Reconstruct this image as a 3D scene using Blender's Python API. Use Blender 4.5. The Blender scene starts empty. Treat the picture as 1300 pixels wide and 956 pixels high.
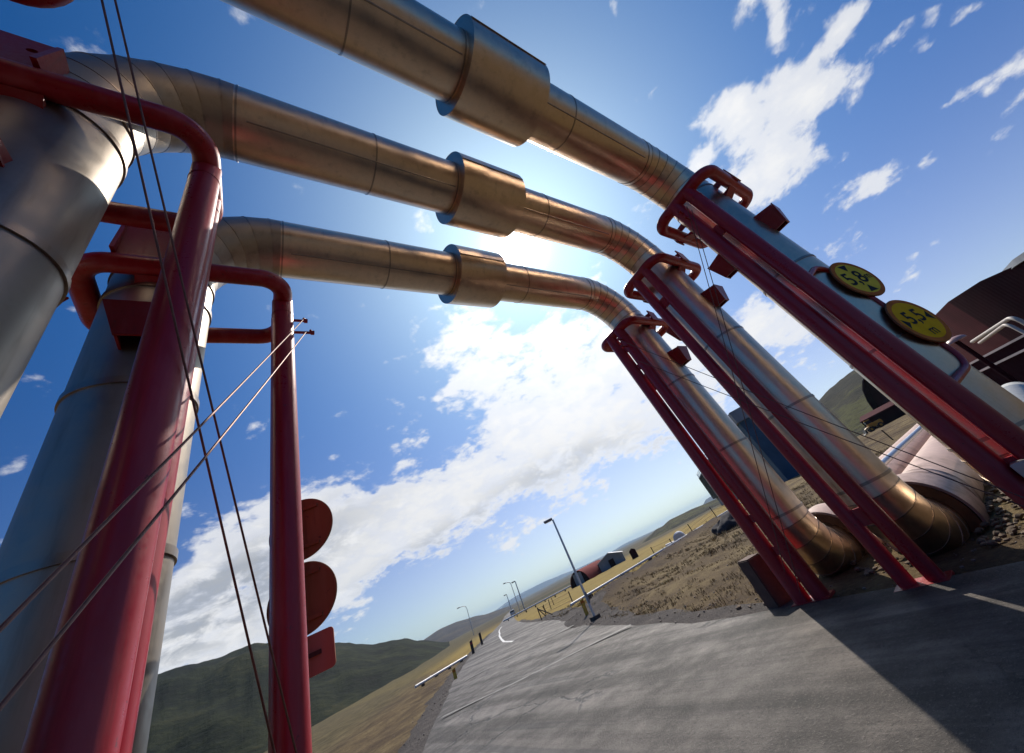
import bpy, bmesh, math, random
from mathutils import Vector, Matrix, noise as mnoise
random.seed(7)
SC = bpy.context.scene
COL = SC.collection
PI = math.pi
R = math.radians

# ------------------------------------------------------------------ helpers
def finish(name, bm, mat, parent=None, sharp=35):
    root = parent
    off = Vector((0, 0, 0))
    while root is not None:
        off += root.location
        root = root.parent
    bmesh.ops.recalc_face_normals(bm, faces=bm.faces[:])
    if off.length > 0:
        bmesh.ops.translate(bm, verts=bm.verts[:], vec=-off)
    me = bpy.data.meshes.new(name)
    bm.to_mesh(me); bm.free()
    for p in me.polygons: p.use_smooth = True
    try: me.set_sharp_from_angle(angle=R(sharp))
    except Exception: pass
    me.materials.append(mat)
    o = bpy.data.objects.new(name, me)
    COL.objects.link(o)
    if parent is not None: o.parent = parent
    return o
def thing(name, label, cat, loc, group=None):
    o = bpy.data.objects.new(name, None)
    o.empty_display_size = .1
    COL.objects.link(o); o.location = loc
    return tag(o, label, cat, group)
def tag(o, label, cat, group=None):
    o['label'] = label; o['category'] = cat
    if group: o['group'] = group
    return o
def struct(o, label=None):
    o['kind'] = 'structure'
    if label: o['label'] = label; o['category'] = 'setting'
    return o
def NB(): return bmesh.new()

def frame(d, hint=None):
    d = d.normalized()
    h = Vector(hint) if hint is not None else (Vector((0, 0, 1)) if abs(d.z) < .9 else Vector((1, 0, 0)))
    a = d.cross(h).normalized()
    return a, d.cross(a).normalized()
def tube(bm, pts, r, seg=24, caps=True, closed=False, split=False):
    """tube along a polyline with mitred joints; split=True leaves hard creases at the joints"""
    P = [Vector(p) for p in pts]; n = len(P)
    rs = r if isinstance(r, (list, tuple)) else [r] * n
    dirs = []
    m = n if closed else n - 1
    for i in range(m): dirs.append((P[(i + 1) % n] - P[i]).normalized())
    a, b = frame(dirs[0])
    rings = []
    prev = dirs[0]
    def ring(c, nrm, d, a, b, rr):
        vs = []
        for k in range(seg):
            t = 2 * PI * k / seg
            v = a * math.cos(t) * rr + b * math.sin(t) * rr
            den = d.dot(nrm)
            v = v - d * (v.dot(nrm) / den)
            vs.append(bm.verts.new(c + v))
        return vs
    first = None; last = None
    for i in range(m):
        d = dirs[i]
        if i > 0:
            q = prev.rotation_difference(d); a = q @ a; b = q @ b
        prev = d
        d0 = dirs[i - 1] if (i > 0 or closed) else d
        d1 = dirs[(i + 1) % m] if (i < m - 1 or closed) else d
        n0 = (d0 + d).normalized(); n1 = (d + d1).normalized()
        if split or i == 0: r0 = ring(P[i], n0, d, a, b, rs[i])
        else: r0 = last
        if closed and i == m - 1 and not split:
            # close onto first ring, matching nearest vertex offset
            best = min(range(seg), key=lambda s: (first[s].co - (P[0] + (a * rs[0] - d * (a.dot(n1) / d.dot(n1)) * rs[0]))).length)
            r1 = first[best:] + first[:best]
        else:
            r1 = ring(P[(i + 1) % n], n1, d, a, b, rs[(i + 1) % n])
        if first is None: first = r0
        for k in range(seg):
            try: bm.faces.new((r0[k], r0[(k + 1) % seg], r1[(k + 1) % seg], r1[k]))
            except ValueError: pass
        last = r1
    if caps and not closed:
        bm.faces.new(first[::-1]); bm.faces.new(last)
    return bm
def fillet(pts, rad, n=8, closed=False):
    P = [Vector(p) for p in pts]; N = len(P); out = []
    for i in range(N):
        if not closed and i in (0, N - 1): out.append(P[i]); continue
        p0, p1, p2 = P[i - 1], P[i], P[(i + 1) % N]
        u = (p0 - p1).normalized(); v = (p2 - p1).normalized()
        ang = u.angle(v)
        if ang > PI - .02: out.append(p1); continue
        t = rad / math.tan(ang / 2)
        t = min(t, (p0 - p1).length * .49, (p2 - p1).length * .49)
        rr = t * math.tan(ang / 2)
        c = p1 + (u + v).normalized() * (rr / math.sin(ang / 2))
        s = p1 + u * t - c; e = p1 + v * t - c
        tot = s.angle(e); ax = s.cross(e).normalized()
        for k in range(n + 1):
            out.append(c + Matrix.Rotation(tot * k / n, 3, ax) @ s)
    return out
def box(bm, c, s, rz=0, taper=None, bev=0):
    """box centre c size s rotated about z; taper=(tx,ty) scales the bottom"""
    hx, hy, hz = s[0] / 2, s[1] / 2, s[2] / 2
    tx, ty = taper or (1, 1)
    M = Matrix.Rotation(rz, 3, 'Z')
    vs = []
    for z, fx, fy in ((-hz, tx, ty), (hz, 1, 1)):
        for x, y in ((-1, -1), (1, -1), (1, 1), (-1, 1)):
            vs.append(bm.verts.new(Vector(c) + M @ Vector((x * hx * fx, y * hy * fy, z))))
    fs = [(0, 3, 2, 1), (4, 5, 6, 7), (0, 1, 5, 4), (1, 2, 6, 5), (2, 3, 7, 6), (3, 0, 4, 7)]
    F = [bm.faces.new([vs[i] for i in f]) for f in fs]
    if bev:
        es = list({e for f in F for e in f.edges})
        bmesh.ops.bevel(bm, geom=es, offset=bev, segments=2, affect='EDGES')
    return bm
def cyl(bm, a, b, r, seg=24, r2=None):
    return tube(bm, [a, b], [r, r if r2 is None else r2], seg)
def prism(bm, outline, d):
    """extrude a planar outline (list of 3-D points) by vector d"""
    v0 = [bm.verts.new(Vector(p)) for p in outline]; v1 = [bm.verts.new(Vector(p) + Vector(d)) for p in outline]
    n = len(v0)
    bm.faces.new(v0[::-1]); bm.faces.new(v1)
    for i in range(n): bm.faces.new((v0[i], v0[(i + 1) % n], v1[(i + 1) % n], v1[i]))
    return bm

# ------------------------------------------------------------------ node materials
class NT:
    def __init__(s, tree): s.t = tree; s.n = tree.nodes; s.l = tree.links
    def new(s, typ, **kw):
        nd = s.n.new(typ)
        for k, v in kw.items():
            if hasattr(nd, k): setattr(nd, k, v)
        return nd
    def put(s, sock, v):
        if isinstance(v, bpy.types.NodeSocket): s.l.new(v, sock)
        else: sock.default_value = v
    def math(s, op, a, b=0, c=0, clamp=False):
        nd = s.n.new('ShaderNodeMath'); nd.operation = op; nd.use_clamp = clamp
        s.put(nd.inputs[0], a); s.put(nd.inputs[1], b); s.put(nd.inputs[2], c)
        return nd.outputs[0]
    def vmath(s, op, a, b=(0, 0, 0)):
        nd = s.n.new('ShaderNodeVectorMath'); nd.operation = op
        s.put(nd.inputs[0], a); s.put(nd.inputs[1], b)
        return nd.outputs['Value'] if op in ('DOT_PRODUCT', 'LENGTH') else nd.outputs[0]
    def noise(s, vec, scale, detail=6, rough=.55, dist=0, color=False):
        nd = s.n.new('ShaderNodeTexNoise')
        if vec is not None: s.put(nd.inputs['Vector'], vec)
        nd.inputs['Scale'].default_value = scale; nd.inputs['Detail'].default_value = detail
        nd.inputs['Roughness'].default_value = rough; nd.inputs['Distortion'].default_value = dist
        return nd.outputs['Color' if color else 'Fac']
    def ramp(s, fac, stops, interp='LINEAR'):
        nd = s.n.new('ShaderNodeValToRGB'); s.put(nd.inputs[0], fac)
        cr = nd.color_ramp; cr.interpolation = interp
        while len(cr.elements) > 1: cr.elements.remove(cr.elements[-1])
        cr.elements[0].position = stops[0][0]; cr.elements[0].color = (*stops[0][1], 1)
        for p, c in stops[1:]:
            e = cr.elements.new(p); e.color = (*c, 1)
        return nd.outputs[0]
    def mix(s, fac, a, b, mode='MIX'):
        nd = s.n.new('ShaderNodeMix'); nd.data_type = 'RGBA'; nd.blend_type = mode
        s.put(nd.inputs['Factor'], fac)
        A = [i for i in nd.inputs if i.name == 'A' and i.type == 'RGBA'][0]; B = [i for i in nd.inputs if i.name == 'B' and i.type == 'RGBA'][0]
        s.put(A, a if isinstance(a, bpy.types.NodeSocket) else (*a, 1)); s.put(B, b if isinstance(b, bpy.types.NodeSocket) else (*b, 1))
        return [o for o in nd.outputs if o.type == 'RGBA'][0]
    def smooth(s, v, lo, hi, to0=0., to1=1.):
        nd = s.n.new('ShaderNodeMapRange'); nd.interpolation_type = 'SMOOTHSTEP'
        s.put(nd.inputs[0], v); nd.inputs[1].default_value = lo; nd.inputs[2].default_value = hi
        nd.inputs[3].default_value = to0; nd.inputs[4].default_value = to1
        return nd.outputs[0]
    def scale(s, vec, sc):
        nd = s.n.new('ShaderNodeMapping'); s.put(nd.inputs[0], vec); nd.inputs['Scale'].default_value = sc
        return nd.outputs[0]
    def bump(s, h, strength, dist, normal=None):
        nd = s.n.new('ShaderNodeBump'); s.put(nd.inputs['Height'], h)
        nd.inputs['Strength'].default_value = strength; nd.inputs['Distance'].default_value = dist
        if normal is not None: s.l.new(normal, nd.inputs['Normal'])
        return nd.outputs[0]
def material(name, rough=.5, metal=0., base=(.5, .5, .5), spec=.5):
    m = bpy.data.materials.new(name); m.use_nodes = True
    t = NT(m.node_tree)
    b = m.node_tree.nodes['Principled BSDF']
    b.inputs['Base Color'].default_value = (*base, 1); b.inputs['Roughness'].default_value = rough
    b.inputs['Metallic'].default_value = metal
    b.inputs['Specular IOR Level'].default_value = spec
    tc = m.node_tree.nodes.new('ShaderNodeTexCoord')
    geo = m.node_tree.nodes.new('ShaderNodeNewGeometry')
    return m, t, b, tc.outputs['Object'], geo.outputs['Position']
def simple(name, base, rough=.6, metal=0., var=.25, scale=3., bump=0., spec=.5):
    m, t, b, oc, pos = material(name, rough, metal, base, spec)
    n = t.noise(pos, scale, 5)
    lo = tuple(c * (1 - var) for c in base); hi = tuple(min(1, c * (1 + var)) for c in base)
    t.put(b.inputs['Base Color'], t.ramp(n, [(.3, lo), (.7, hi)]))
    if bump: t.put(b.inputs['Normal'], t.bump(t.noise(pos, scale * 8, 4), bump, .02))
    return m

# sheet-metal cladding of the pipes: oil-canned aluminium with handling marks
def clad(name, base, r0, r1, dent=.5):
    m, t, b, oc, pos = material(name, .3, 1., base)
    big = t.noise(pos, 1.6, 3, .5); fine = t.noise(pos, 22, 6, .65); mid = t.noise(pos, 6, 5, .6, .4)
    c = t.ramp(t.math('ADD', t.math('MULTIPLY', mid, .6), t.math('MULTIPLY', fine, .4)),
               [(.3, tuple(x * .84 for x in base)), (.55, base), (.75, tuple(min(1, x * 1.06) for x in base))])
    t.put(b.inputs['Base Color'], c)
    t.put(b.inputs['Roughness'], t.smooth(t.math('ADD', t.math('MULTIPLY', mid, .6), t.math('MULTIPLY', fine, .4)), .35, .65, r0, r1))
    stn = t.noise(t.scale(pos, (11, 11, 1.2)), 1.0, 6, .65)
    c2 = t.mix(t.smooth(stn, .52, .74, 0, .5), c, tuple(x * .55 for x in base))
    t.put(b.inputs['Base Color'], c2)
    n1 = t.bump(big, dent * .30, .03)
    n2 = t.bump(fine, .025, .002, n1)
    t.put(b.inputs['Normal'], n2)
    return m
M_CLAD = clad('pipe_cladding', (.68, .54, .41), .29, .42, .4)
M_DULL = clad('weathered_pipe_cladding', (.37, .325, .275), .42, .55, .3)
M_BAND = clad('seam_band_metal', (.34, .285, .24), .3, .45, .2)
M_GALV = clad('galvanised_metal', (.55, .56, .58), .35, .5, .2)

def red_paint(name, base, faded, spec=.5):
    m, t, b, oc, pos = material(name, .34, 0, base, spec)
    st = t.noise(t.scale(pos, (7, 7, 1.1)), 1.0, 5, .6); fine = t.noise(pos, 40, 4, .7)
    f = t.smooth(st, .44, .70)
    c = t.mix(t.math('MULTIPLY', f, .6), base, faded)
    gr = t.noise(t.scale(pos, (16, 16, .9)), 1.0, 6, .65)
    c = t.mix(t.smooth(gr, .55, .72, 0, .55), c, tuple(x * .35 + .008 for x in base))
    chip = t.smooth(t.noise(pos, 22, 4, .62), .66, .70)
    c = t.mix(chip, c, tuple(x * .45 + .02 for x in base))
    t.put(b.inputs['Base Color'], c)
    t.put(b.inputs['Roughness'], t.smooth(t.math('ADD', t.math('MULTIPLY', st, .6), t.math('MULTIPLY', fine, .4)), .35, .65, .26, .5))
    t.put(b.inputs['Normal'], t.bump(fine, .08, .004))
    return m
M_RED = red_paint('red_support_paint', (.37, .006, .018), (.46, .07, .085))
M_REDD = red_paint('dark_red_bracket_paint', (.32, .010, .013), (.38, .06, .065))
M_SIGNBACK = red_paint('sign_back_paint', (.25, .125, .055), (.30, .17, .09), .08)
M_RUST = simple('cable_steel', (.16, .08, .065), .5, .6, .3, 20)
M_BOLT = simple('bolt_steel', (.22, .12, .10), .45, .7, .3, 20)
M_SLEEVE = None
def sleeve_mat():
    m, t, b, oc, pos = material('painted_sleeve', .5, 0, (.6, .47, .42))
    n = t.noise(pos, 5, 6, .6); dirt = t.noise(pos, 1.3, 6, .65)
    c = t.ramp(n, [(.3, (.52, .35, .27)), (.7, (.68, .47, .37))])
    c = t.mix(t.smooth(dirt, .52, .72), c, (.28, .17, .10))
    t.put(b.inputs['Base Color'], c); t.put(b.inputs['Normal'], t.bump(n, .2, .02))
    return m
M_SLEEVE = sleeve_mat()
M_PALE = simple('pale_grey_pipe_paint', (.58, .57, .52), .5, 0, .12, 4)
M_LIP = simple('sleeve_end_brown', (.22, .11, .05), .7, 0, .4, 6, .2)  # brown for the sleeve end faces, darker than the sleeve paint

# ------------------------------------------------------------------ measured layout (metres; X across the road, Y along the arches' spacing)
ARCH = [dict(d=.504, z=5.77, L=-1.62, Rr=5.53, r=.332, col=(1.58, 2.55)),
        dict(d=1.743, z=5.73, L=-1.114, Rr=5.832, r=.328, col=(1.97, 2.92)),
        dict(d=2.924, z=5.478, L=-.713, Rr=6.112, r=.328, col=(2.32, 3.12))]
def gz(x, y):
    t = y - 8.
    return -.018 * min(max(t, 0), 112) - .008 * min(max(t - 112, 0), 900)
ROAD = [(-60, -13, -5.5), (-40, -8, -1), (-20, -4, 2), (-6, -1.5, 4.0), (0, -.35, 4.95), (3, .35, 5.25), (5.7, 1.1, 5.9), (11, 3.2, 8.2),
        (15.5, 5.2, 10.6), (20, 7.1, 13), (34.8, 14.3, 19.8), (58.8, 27, 32), (100, 49, 54), (150, 76, 81), (260, 135, 140), (420, 225, 230)]
def road_edges(y):
    y = max(ROAD[0][0], min(ROAD[-1][0], y))
    for i in range(len(ROAD) - 1):
        a, b = ROAD[i], ROAD[i + 1]
        if a[0] <= y <= b[0]:
            # Catmull-Rom in y
            p = ROAD[max(i - 1, 0)]; q = ROAD[min(i + 2, len(ROAD) - 1)]
            t = (y - a[0]) / (b[0] - a[0])
            out = []
            for k in (1, 2):
                m0 = (b[k] - p[k]) / max(b[0] - p[0], 1e-6) * (b[0] - a[0]); m1 = (q[k] - a[k]) / max(q[0] - a[0], 1e-6) * (b[0] - a[0])
                out.append((2*t**3 - 3*t*t + 1) * a[k] + (t**3 - 2*t*t + t) * m0 + (-2*t**3 + 3*t*t) * b[k] + (t**3 - t*t) * m1)
            return out
# ------------------------------------------------------------------ pipes
def ring_band(bm, c, d, r, w=.016, h=.005, seg=56):
    d = Vector(d).normalized(); c = Vector(c)
    return tube(bm, [c - d * w / 2, c + d * w / 2], r + h, seg)
ELB = .86
ORD = ['nearest', 'middle', 'farthest']
def make_pipe(k):
    A = ARCH[k]; d, z, L, X, r = A['d'], A['z'], A['L'], A['Rr'], A['r']
    lab = ['silver steam pipe arching over the road, the highest one, cut by the top frame edge',
           'silver steam pipe arching over the road between the two other arches',
           'silver clad steam pipe arching over the road, lowest and farthest of the three'][k]
    t = thing('steam_pipe', lab, 'pipe', (X, d, 0), 'steam pipe arches over the road')
    bands = []
    def seam(c, dr, **kw): bands.append((c, dr, kw))
    # span
    x0, x1 = L + ELB, X - ELB
    bm = NB(); tube(bm, [(x0, d, z), (x1, d, z)], r, 72, caps=False)
    finish('span', bm, M_CLAD, t)
    c0, c1 = A['col']
    for xx in (x0 + .02, (x0 * .45 + c0 * .55), x0 * .2 + c0 * .8 if k == 9 else c0 - .02, c1 + .55, x1 - .02): seam((xx, d, z), (1, 0, 0))
    # expansion collar: a short wider drum with closed ends and a rolled lip
    rc = .458
    bm = NB(); tube(bm, [(c0, d, z), (c1, d, z)], rc, 80, caps=False)
    for xx, s in ((c0, 1), (c1, -1)):
        va = [bm.verts.new((xx + s * .004, d + math.cos(2*PI*i/80) * rc, z + math.sin(2*PI*i/80) * rc)) for i in range(80)]
        vb = [bm.verts.new((xx + s * .004, d + math.cos(2*PI*i/80) * (r - .01), z + math.sin(2*PI*i/80) * (r - .01))) for i in range(80)]
        for i in range(80): bm.faces.new((va[i], va[(i+1) % 80], vb[(i+1) % 80], vb[i]))
    col = finish('expansion_collar', bm, M_CLAD, t)
    bm = NB(); box(bm, ((c0 + c1) / 2, d - rc - .001, z - .06), (c1 - c0 - .02, .008, .05)); finish('lap_joint', bm, M_CLAD, col)
    for xa, xb_ in ((x0 + .1, c0 - .05), (c1 + .05, x1 - .1)):
        bm = NB(); cyl(bm, (xa, d - r * .50, z - r * .862), (xb_, d - r * .50, z - r * .862), .008, 8); finish('lap_joint', bm, M_BAND, t)
    # elbows: mitred sheet-metal gores
    def gores(cx, cz, a0, a1, n, rad, rr, mat, name):
        pts = []
        step = (a1 - a0) / n
        rv = rad / math.cos(step / 2)
        pts.append((cx + rad * math.cos(a0), d, cz + rad * math.sin(a0)))
        for i in range(n):
            a = a0 + step * (i + .5); pts.append((cx + rv * math.cos(a), d, cz + rv * math.sin(a)))
        pts.append((cx + rad * math.cos(a1), d, cz + rad * math.sin(a1)))
        bm = NB(); tube(bm, pts, rr, 72, caps=False, split=True)
        finish(name, bm, mat, t)
        for i in range(n):
            a = a0 + step * (i + .5)
            seam((cx + rv * math.cos(a), d, cz + rv * math.sin(a)), (-math.sin(a), 0, math.cos(a)), w=.012, h=.004)
        return pts
    zb = .15                                  # axis height of the ground run
    gores(x1, z - ELB, PI / 2, 0, 7, ELB, r, M_CLAD, 'elbow')
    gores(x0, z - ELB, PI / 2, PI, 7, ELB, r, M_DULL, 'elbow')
    RB = .65
    ztop = z - ELB; zlow = zb + RB
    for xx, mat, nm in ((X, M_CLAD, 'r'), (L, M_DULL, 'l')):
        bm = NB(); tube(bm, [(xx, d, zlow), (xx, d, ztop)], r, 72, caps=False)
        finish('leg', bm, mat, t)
        hs = [zlow + .02, zlow + 1.05, zlow + 2.3, ztop - .02] if nm == 'r' else [zlow + .02, 2.3, 3.35, ztop - .32, ztop - .02]
        for h in hs: seam((xx, d, h), (0, 0, 1), w=.03, h=.008) if nm == 'r' else seam((xx, d, h), (0, 0, 1), w=.05, h=.012)
    gores(X + RB, zlow, PI, 1.5 * PI, 6, RB, r, M_CLAD, 'elbow')
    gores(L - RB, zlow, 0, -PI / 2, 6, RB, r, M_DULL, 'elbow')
    for c, dr, kw in bands:
        bm = NB(); ring_band(bm, c, dr, r, **kw); finish('seam_band', bm, M_BAND, t)
    for xa, xb_ in ((X + RB, X + (2.8 if k == 0 else 1.1)), (L - RB, L - 1.1)):
        bm = NB(); tube(bm, [(xa, d, zb), (xb_, d, zb)], r, 64, caps=False); finish('ground_run', bm, M_CLAD, t)
    # insulated ground sleeve around the run on each side
    for s, xs, xe in ((1, X + (.65 if k else 2.4), X + (26 if k else 13)), (-1, L - .65, L - 14)):
        rs_ = .49
        bm = NB()
        seg = 72
        prof = [(0, rs_ - .03), (0, rs_), (.55, rs_), (.66, rs_ - .09)]
        q_ = .66
        while q_ < (9 if k == 0 else 1.2): q_ += .21; prof += [(q_ - .03, rs_ - .09), (q_ - .015, rs_ - .08), (q_, rs_ - .09)]
        prof.append((abs(xe - xs), rs_ - .09))
        rings = []
        for px, pr in prof:
            rings.append([bm.verts.new((xs + s * px, d + math.cos(2*PI*i/seg) * pr, zb + math.sin(2*PI*i/seg) * pr)) for i in range(seg)])
        for a, b in zip(rings[:-1], rings[1:]):
            for i in range(seg): bm.faces.new((a[i], a[(i+1) % seg], b[(i+1) % seg], b[i]))
        sl = finish('insulation_sleeve', bm, M_SLEEVE if k else M_PALE, t)
        # dished inner face
        bm = NB()
        va = [bm.verts.new((xs + s * .012, d + math.cos(2*PI*i/seg) * (rs_ - .045), zb + math.sin(2*PI*i/seg) * (rs_ - .028))) for i in range(seg)]
        vb = [bm.verts.new((xs + s * .022, d + math.cos(2*PI*i/seg) * (r + .006), zb + math.sin(2*PI*i/seg) * (r + .006))) for i in range(seg)]
        vc = [bm.verts.new((xs + s * .3, d + math.cos(2*PI*i/seg) * (r + .004), zb + math.sin(2*PI*i/seg) * (r + .004))) for i in range(seg)]
        for a, b in ((va, vb), (vb, vc)):
            for i in range(seg): bm.faces.new((a[i], a[(i+1) % seg], b[(i+1) % seg], b[i]))
        finish('end_face', bm, M_LIP, sl)
    return t
pipes = [make_pipe(k) for k in range(3)]

# ------------------------------------------------------------------ red supports
ZH = {('R', 0): 4.68, ('R', 1): 4.57, ('R', 2): 4.34, ('L', 0): 4.5, ('L', 1): 4.5, ('L', 2): 4.43}
PS = {('R', 0): 4.81, ('R', 1): 5.092, ('R', 2): 5.386, ('L', 0): -.85, ('L', 1): -.347, ('L', 2): .16}
PR = {('R', 0): .0896, ('R', 1): .0755, ('R', 2): .097, ('L', 0): .09, ('L', 1): .083, ('L', 2): .0866}
HW = {('R', 0): .47, ('R', 1): .40, ('R', 2): .40, ('L', 0): .40, ('L', 1): .385, ('L', 2): .395}
HB = {('R', 0): 6.28, ('R', 1): 6.52, ('R', 2): 6.78, ('L', 0): -2.1, ('L', 1): -1.6, ('L', 2): -1.14}
def make_support(side, k):
    A = ARCH[k]; d = A['d']; key = (side, k); xs = PS[key]; rp = PR[key]; zh = ZH[key]; hw = HW[key]; xb = HB[key]
    px = A['Rr'] if side == 'R' else A['L']; r = A['r']
    inw = -1 if side == 'R' else 1            # direction towards the road
    lab = {('R', 0): 'red twin-post pipe support carrying the two yellow clearance signs',
           ('R', 1): 'red twin-post pipe support right of the road, between the two other red supports there',
           ('R', 2): 'red twin-post pipe support right of the road with a dark stump at its foot',
           ('L', 0): 'red rounded pipe hoop cut off by the top left corner of the photo',
           ('L', 1): 'thick leaning red pipe support at left, crossed by the steel cables',
           ('L', 2): 'red pipe support left of the road with sign backs fixed to its post'}[key]
    t = thing('pipe_support', lab, 'support', (xs, d, 0), 'red pipe supports beside the road')
    dl = .117
    for s in (-1, 1):
        xp = xs - .012 if (key == ('L', 1) and s > 0) else xs
        bm = NB(); tube(bm, [(xp, d + s * dl, -.15), (xp, d + s * dl, zh - .01)], rp, 40)
        p = finish('post', bm, M_RED, t)
        bm = NB(); ring_band(bm, (xp, d + s * dl, zh - .20), (0, 0, 1), rp, .012, .003, 40); finish('weld_ring', bm, M_REDD, p)
        # end bolts that hold the brace cables
        for j, dz in enumerate((-.24, -.40)):
            q = (xs + inw * (rp - .01), d + s * dl * .9, zh + dz - .06 * k * 0)
            if (side == 'L' and k == 2 and s < 0) or (side == 'R' and k == 2 and s < 0) or (k == 0 and s > 0):
                bm = NB(); cyl(bm, q, (q[0] + inw * (.11 + .05 * j), q[1], q[2]), .014, 12)
                e = (q[0] + inw * (.10 + .05 * j), q[1], q[2])
                cyl(bm, (e[0], e[1], e[2] - .005), (e[0], e[1], e[2] + .035), .012, 8)
                cyl(bm, e, (e[0] + inw * .03, e[1], e[2]), .022, 8)
                finish('cable_pin', bm, M_REDD, p)
    # spacer plates between the twin posts
    for h in (.55, .95, 3.55, 3.95) if k == 2 else (.62, 3.9):
        bm = NB(); box(bm, (xs, d, h), (.03, 2 * dl - 2 * rp + .05, .10 if k == 2 else .16)); finish('spacer_plate', bm, M_RED, t)
    # hoop round the pipe
    path = fillet([(xs, d - hw, zh), (xb, d - hw, zh), (xb, d + hw, zh), (xs, d + hw, zh)], .19, 9, closed=True)
    bm = NB(); tube(bm, path, .078 if k else .082, 28, closed=True)
    finish('hoop', bm, M_RED, t, 60)
    bm = NB(); box(bm, (xs, d, .006), (.25, .46, .03), bev=.004); finish('base_plate', bm, M_REDD, t)
    # lugs welded to the pipe; they ride on the hoop arms
    for s in (-1, 1):
        ya = d + s * hw
        # upright plate riding on the hoop arm
        if side == 'R':
            bm = NB(); yo = d + s * (hw + .10)
            prism(bm, [(px - .10, yo, zh - .04), (px + .10, yo, zh - .06), (px + .12, yo, zh + .15), (px - .06, yo, zh + .20)], (0, -s * .02, 0))
            prism(bm, [(px - .012, d + s * (r - .10), zh + .09), (px - .012, yo - s * .02, zh + .09), (px - .012, yo - s * .02, zh + .16), (px - .012, d + s * (r - .10), zh + .20)], (.024, 0, 0))
            finish('support_lug', bm, M_REDD, pipes[k])
        else:
            bm = NB()
            x0_, x1_ = (px - .45, px + .07) if k == 1 else (px - .24, px + .24); z0_, z1_ = zh + .05, zh + .46
            yy = d + s * (hw + .04)
            hc = (x1_ - .085, zh + .30); hr = .028; n = 16
            outer = []; inner = []
            for i in range(n):
                a_ = 2 * PI * i / n + PI / n; dx, dz = math.cos(a_), math.sin(a_)
                inner.append((hc[0] + hr * .8 * dx, hc[1] + hr * dz))
                tmax = min(((x1_ - hc[0]) / dx if dx > 0 else (x0_ - hc[0]) / dx), ((z1_ - hc[1]) / dz if dz > 0 else (z0_ - hc[1]) / dz))
                outer.append([hc[0] + dx * tmax, hc[1] + dz * tmax])
            for cx_, cz_ in ((x1_, z1_), (x0_, z1_), (x0_, z0_), (x1_, z0_)):
                j = min(range(n), key=lambda q: (outer[q][0] - cx_) ** 2 + (outer[q][1] - cz_) ** 2); outer[j] = [cx_, cz_]
            grid = []
            for yo in (-.012, .012):
                grid.append(([bm.verts.new((p[0], yy + yo, p[1])) for p in outer], [bm.verts.new((p[0], yy + yo, p[1])) for p in inner]))
            for (o_, i_) in grid:
                for i in range(n): bm.faces.new((o_[i], o_[(i+1) % n], i_[(i+1) % n], i_[i]))
            for w in (0, 1):
                for i in range(n): bm.faces.new((grid[0][w][i], grid[0][w][(i+1) % n], grid[1][w][(i+1) % n], grid[1][w][i]))
            for xx in (x0_ + .012, x1_ - .012):
                prism(bm, [(xx - .013, d + s * (r - .10), z0_ + .06), (xx - .013, yy + s * .07, z0_ + .01), (xx - .013, yy + s * .02, z1_), (xx - .013, d + s * (r - .10), z1_)], (.026, 0, 0))
            finish('support_lug', bm, M_REDD, pipes[k])
        # small gusset under the arm
        bm = NB()
        prism(bm, [(px + .10, d + s * (r - .12), zh - .10), (px + .10, d + s * (hw - .02), zh - .085), (px + .10, d + s * (r - .04), zh - .17)], (-.2, 0, 0))
        finish('arm_gusset', bm, M_REDD, pipes[k])
        # tapered trunnion bracket below
        zt, zb_ = (zh - .76, zh - 1.03) if (side == 'R' or k == 1) else (zh - .56, zh - .82)
        bm = NB()
        y0, y1 = d + s * (r - .10), d + s * (r + .21)
        for xo in (-1, 1):
            prism(bm, [(px + xo * .14, y0, zt + .06), (px + xo * .14, y1 - s * .02, zt + .0), (px + xo * .07, y1 - s * .07, zb_), (px + xo * .07, y0, zb_)], (-xo * .014, 0, 0))
        prism(bm, [(px - .155, y1, zt), (px + .155, y1, zt), (px + .075, y1 - s * .06, zb_), (px - .075, y1 - s * .06, zb_)], (0, -s * .016, 0))
        prism(bm, [(px - .135, y0, zt - .02), (px + .135, y0, zt - .02), (px + .135, y1 - s * .02, zt - .02), (px - .135, y1 - s * .02, zt - .02)], (0, 0, -.015))
        finish('trunnion_bracket', bm, M_REDD, pipes[k])
    return t
sup = {}
for k in range(3):
    for s in 'RL': sup[(s, k)] = make_support(s, k)
# clamp on the posts of the signed support
bm = NB(); box(bm, (4.81, .48, .60), (.24, .10, .13), bev=.008)
finish('clamp_box', bm, M_GALV, sup[('R', 0)])

# ------------------------------------------------------------------ brace cables
def cable(a, b, label):
    a, b = Vector(a), Vector(b)
    bm = NB(); n = 14; pts = []
    for i in range(n + 1):
        t = i / n; p = a.lerp(b, t); p.z -= .02 * 4 * t * (1 - t); pts.append(p)
    tube(bm, pts, .0048, 8)
    o = finish('brace_cable', bm, M_RUST)
    tag(o, label, 'cable', 'steel brace cables')
cable((-.634, .62, 4.11), (.25, 2.9, .60), 'steep steel cable crossing the thick red post at left, left one of the pair')
cable((-.634, .62, 4.30), (.25, 2.9, .92), 'steep steel cable crossing the thick red post at left, right one of the pair')
cable((.33, 2.8, 4.19), (-.68, .5, .65), 'slanting steel cable from the upper pin on the post with the sign backs')
cable((.35, 2.8, 4.03), (-.68, .5, .47), 'slanting steel cable from the lower pin on the post with the sign backs')
cable((4.62, .5, 4.40), (5.2, 2.9, .36), 'thin cable falling from under the hoop of the signed support, left of the pair')
cable((4.62, .5, 4.30), (5.2, 2.9, .14), 'thin cable falling from under the hoop of the signed support, right of the pair')
cable((5.2, 2.8, 4.06), (4.62, .5, .26), 'thin cable slanting down to the foot of the signed support, upper of the pair')
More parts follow.
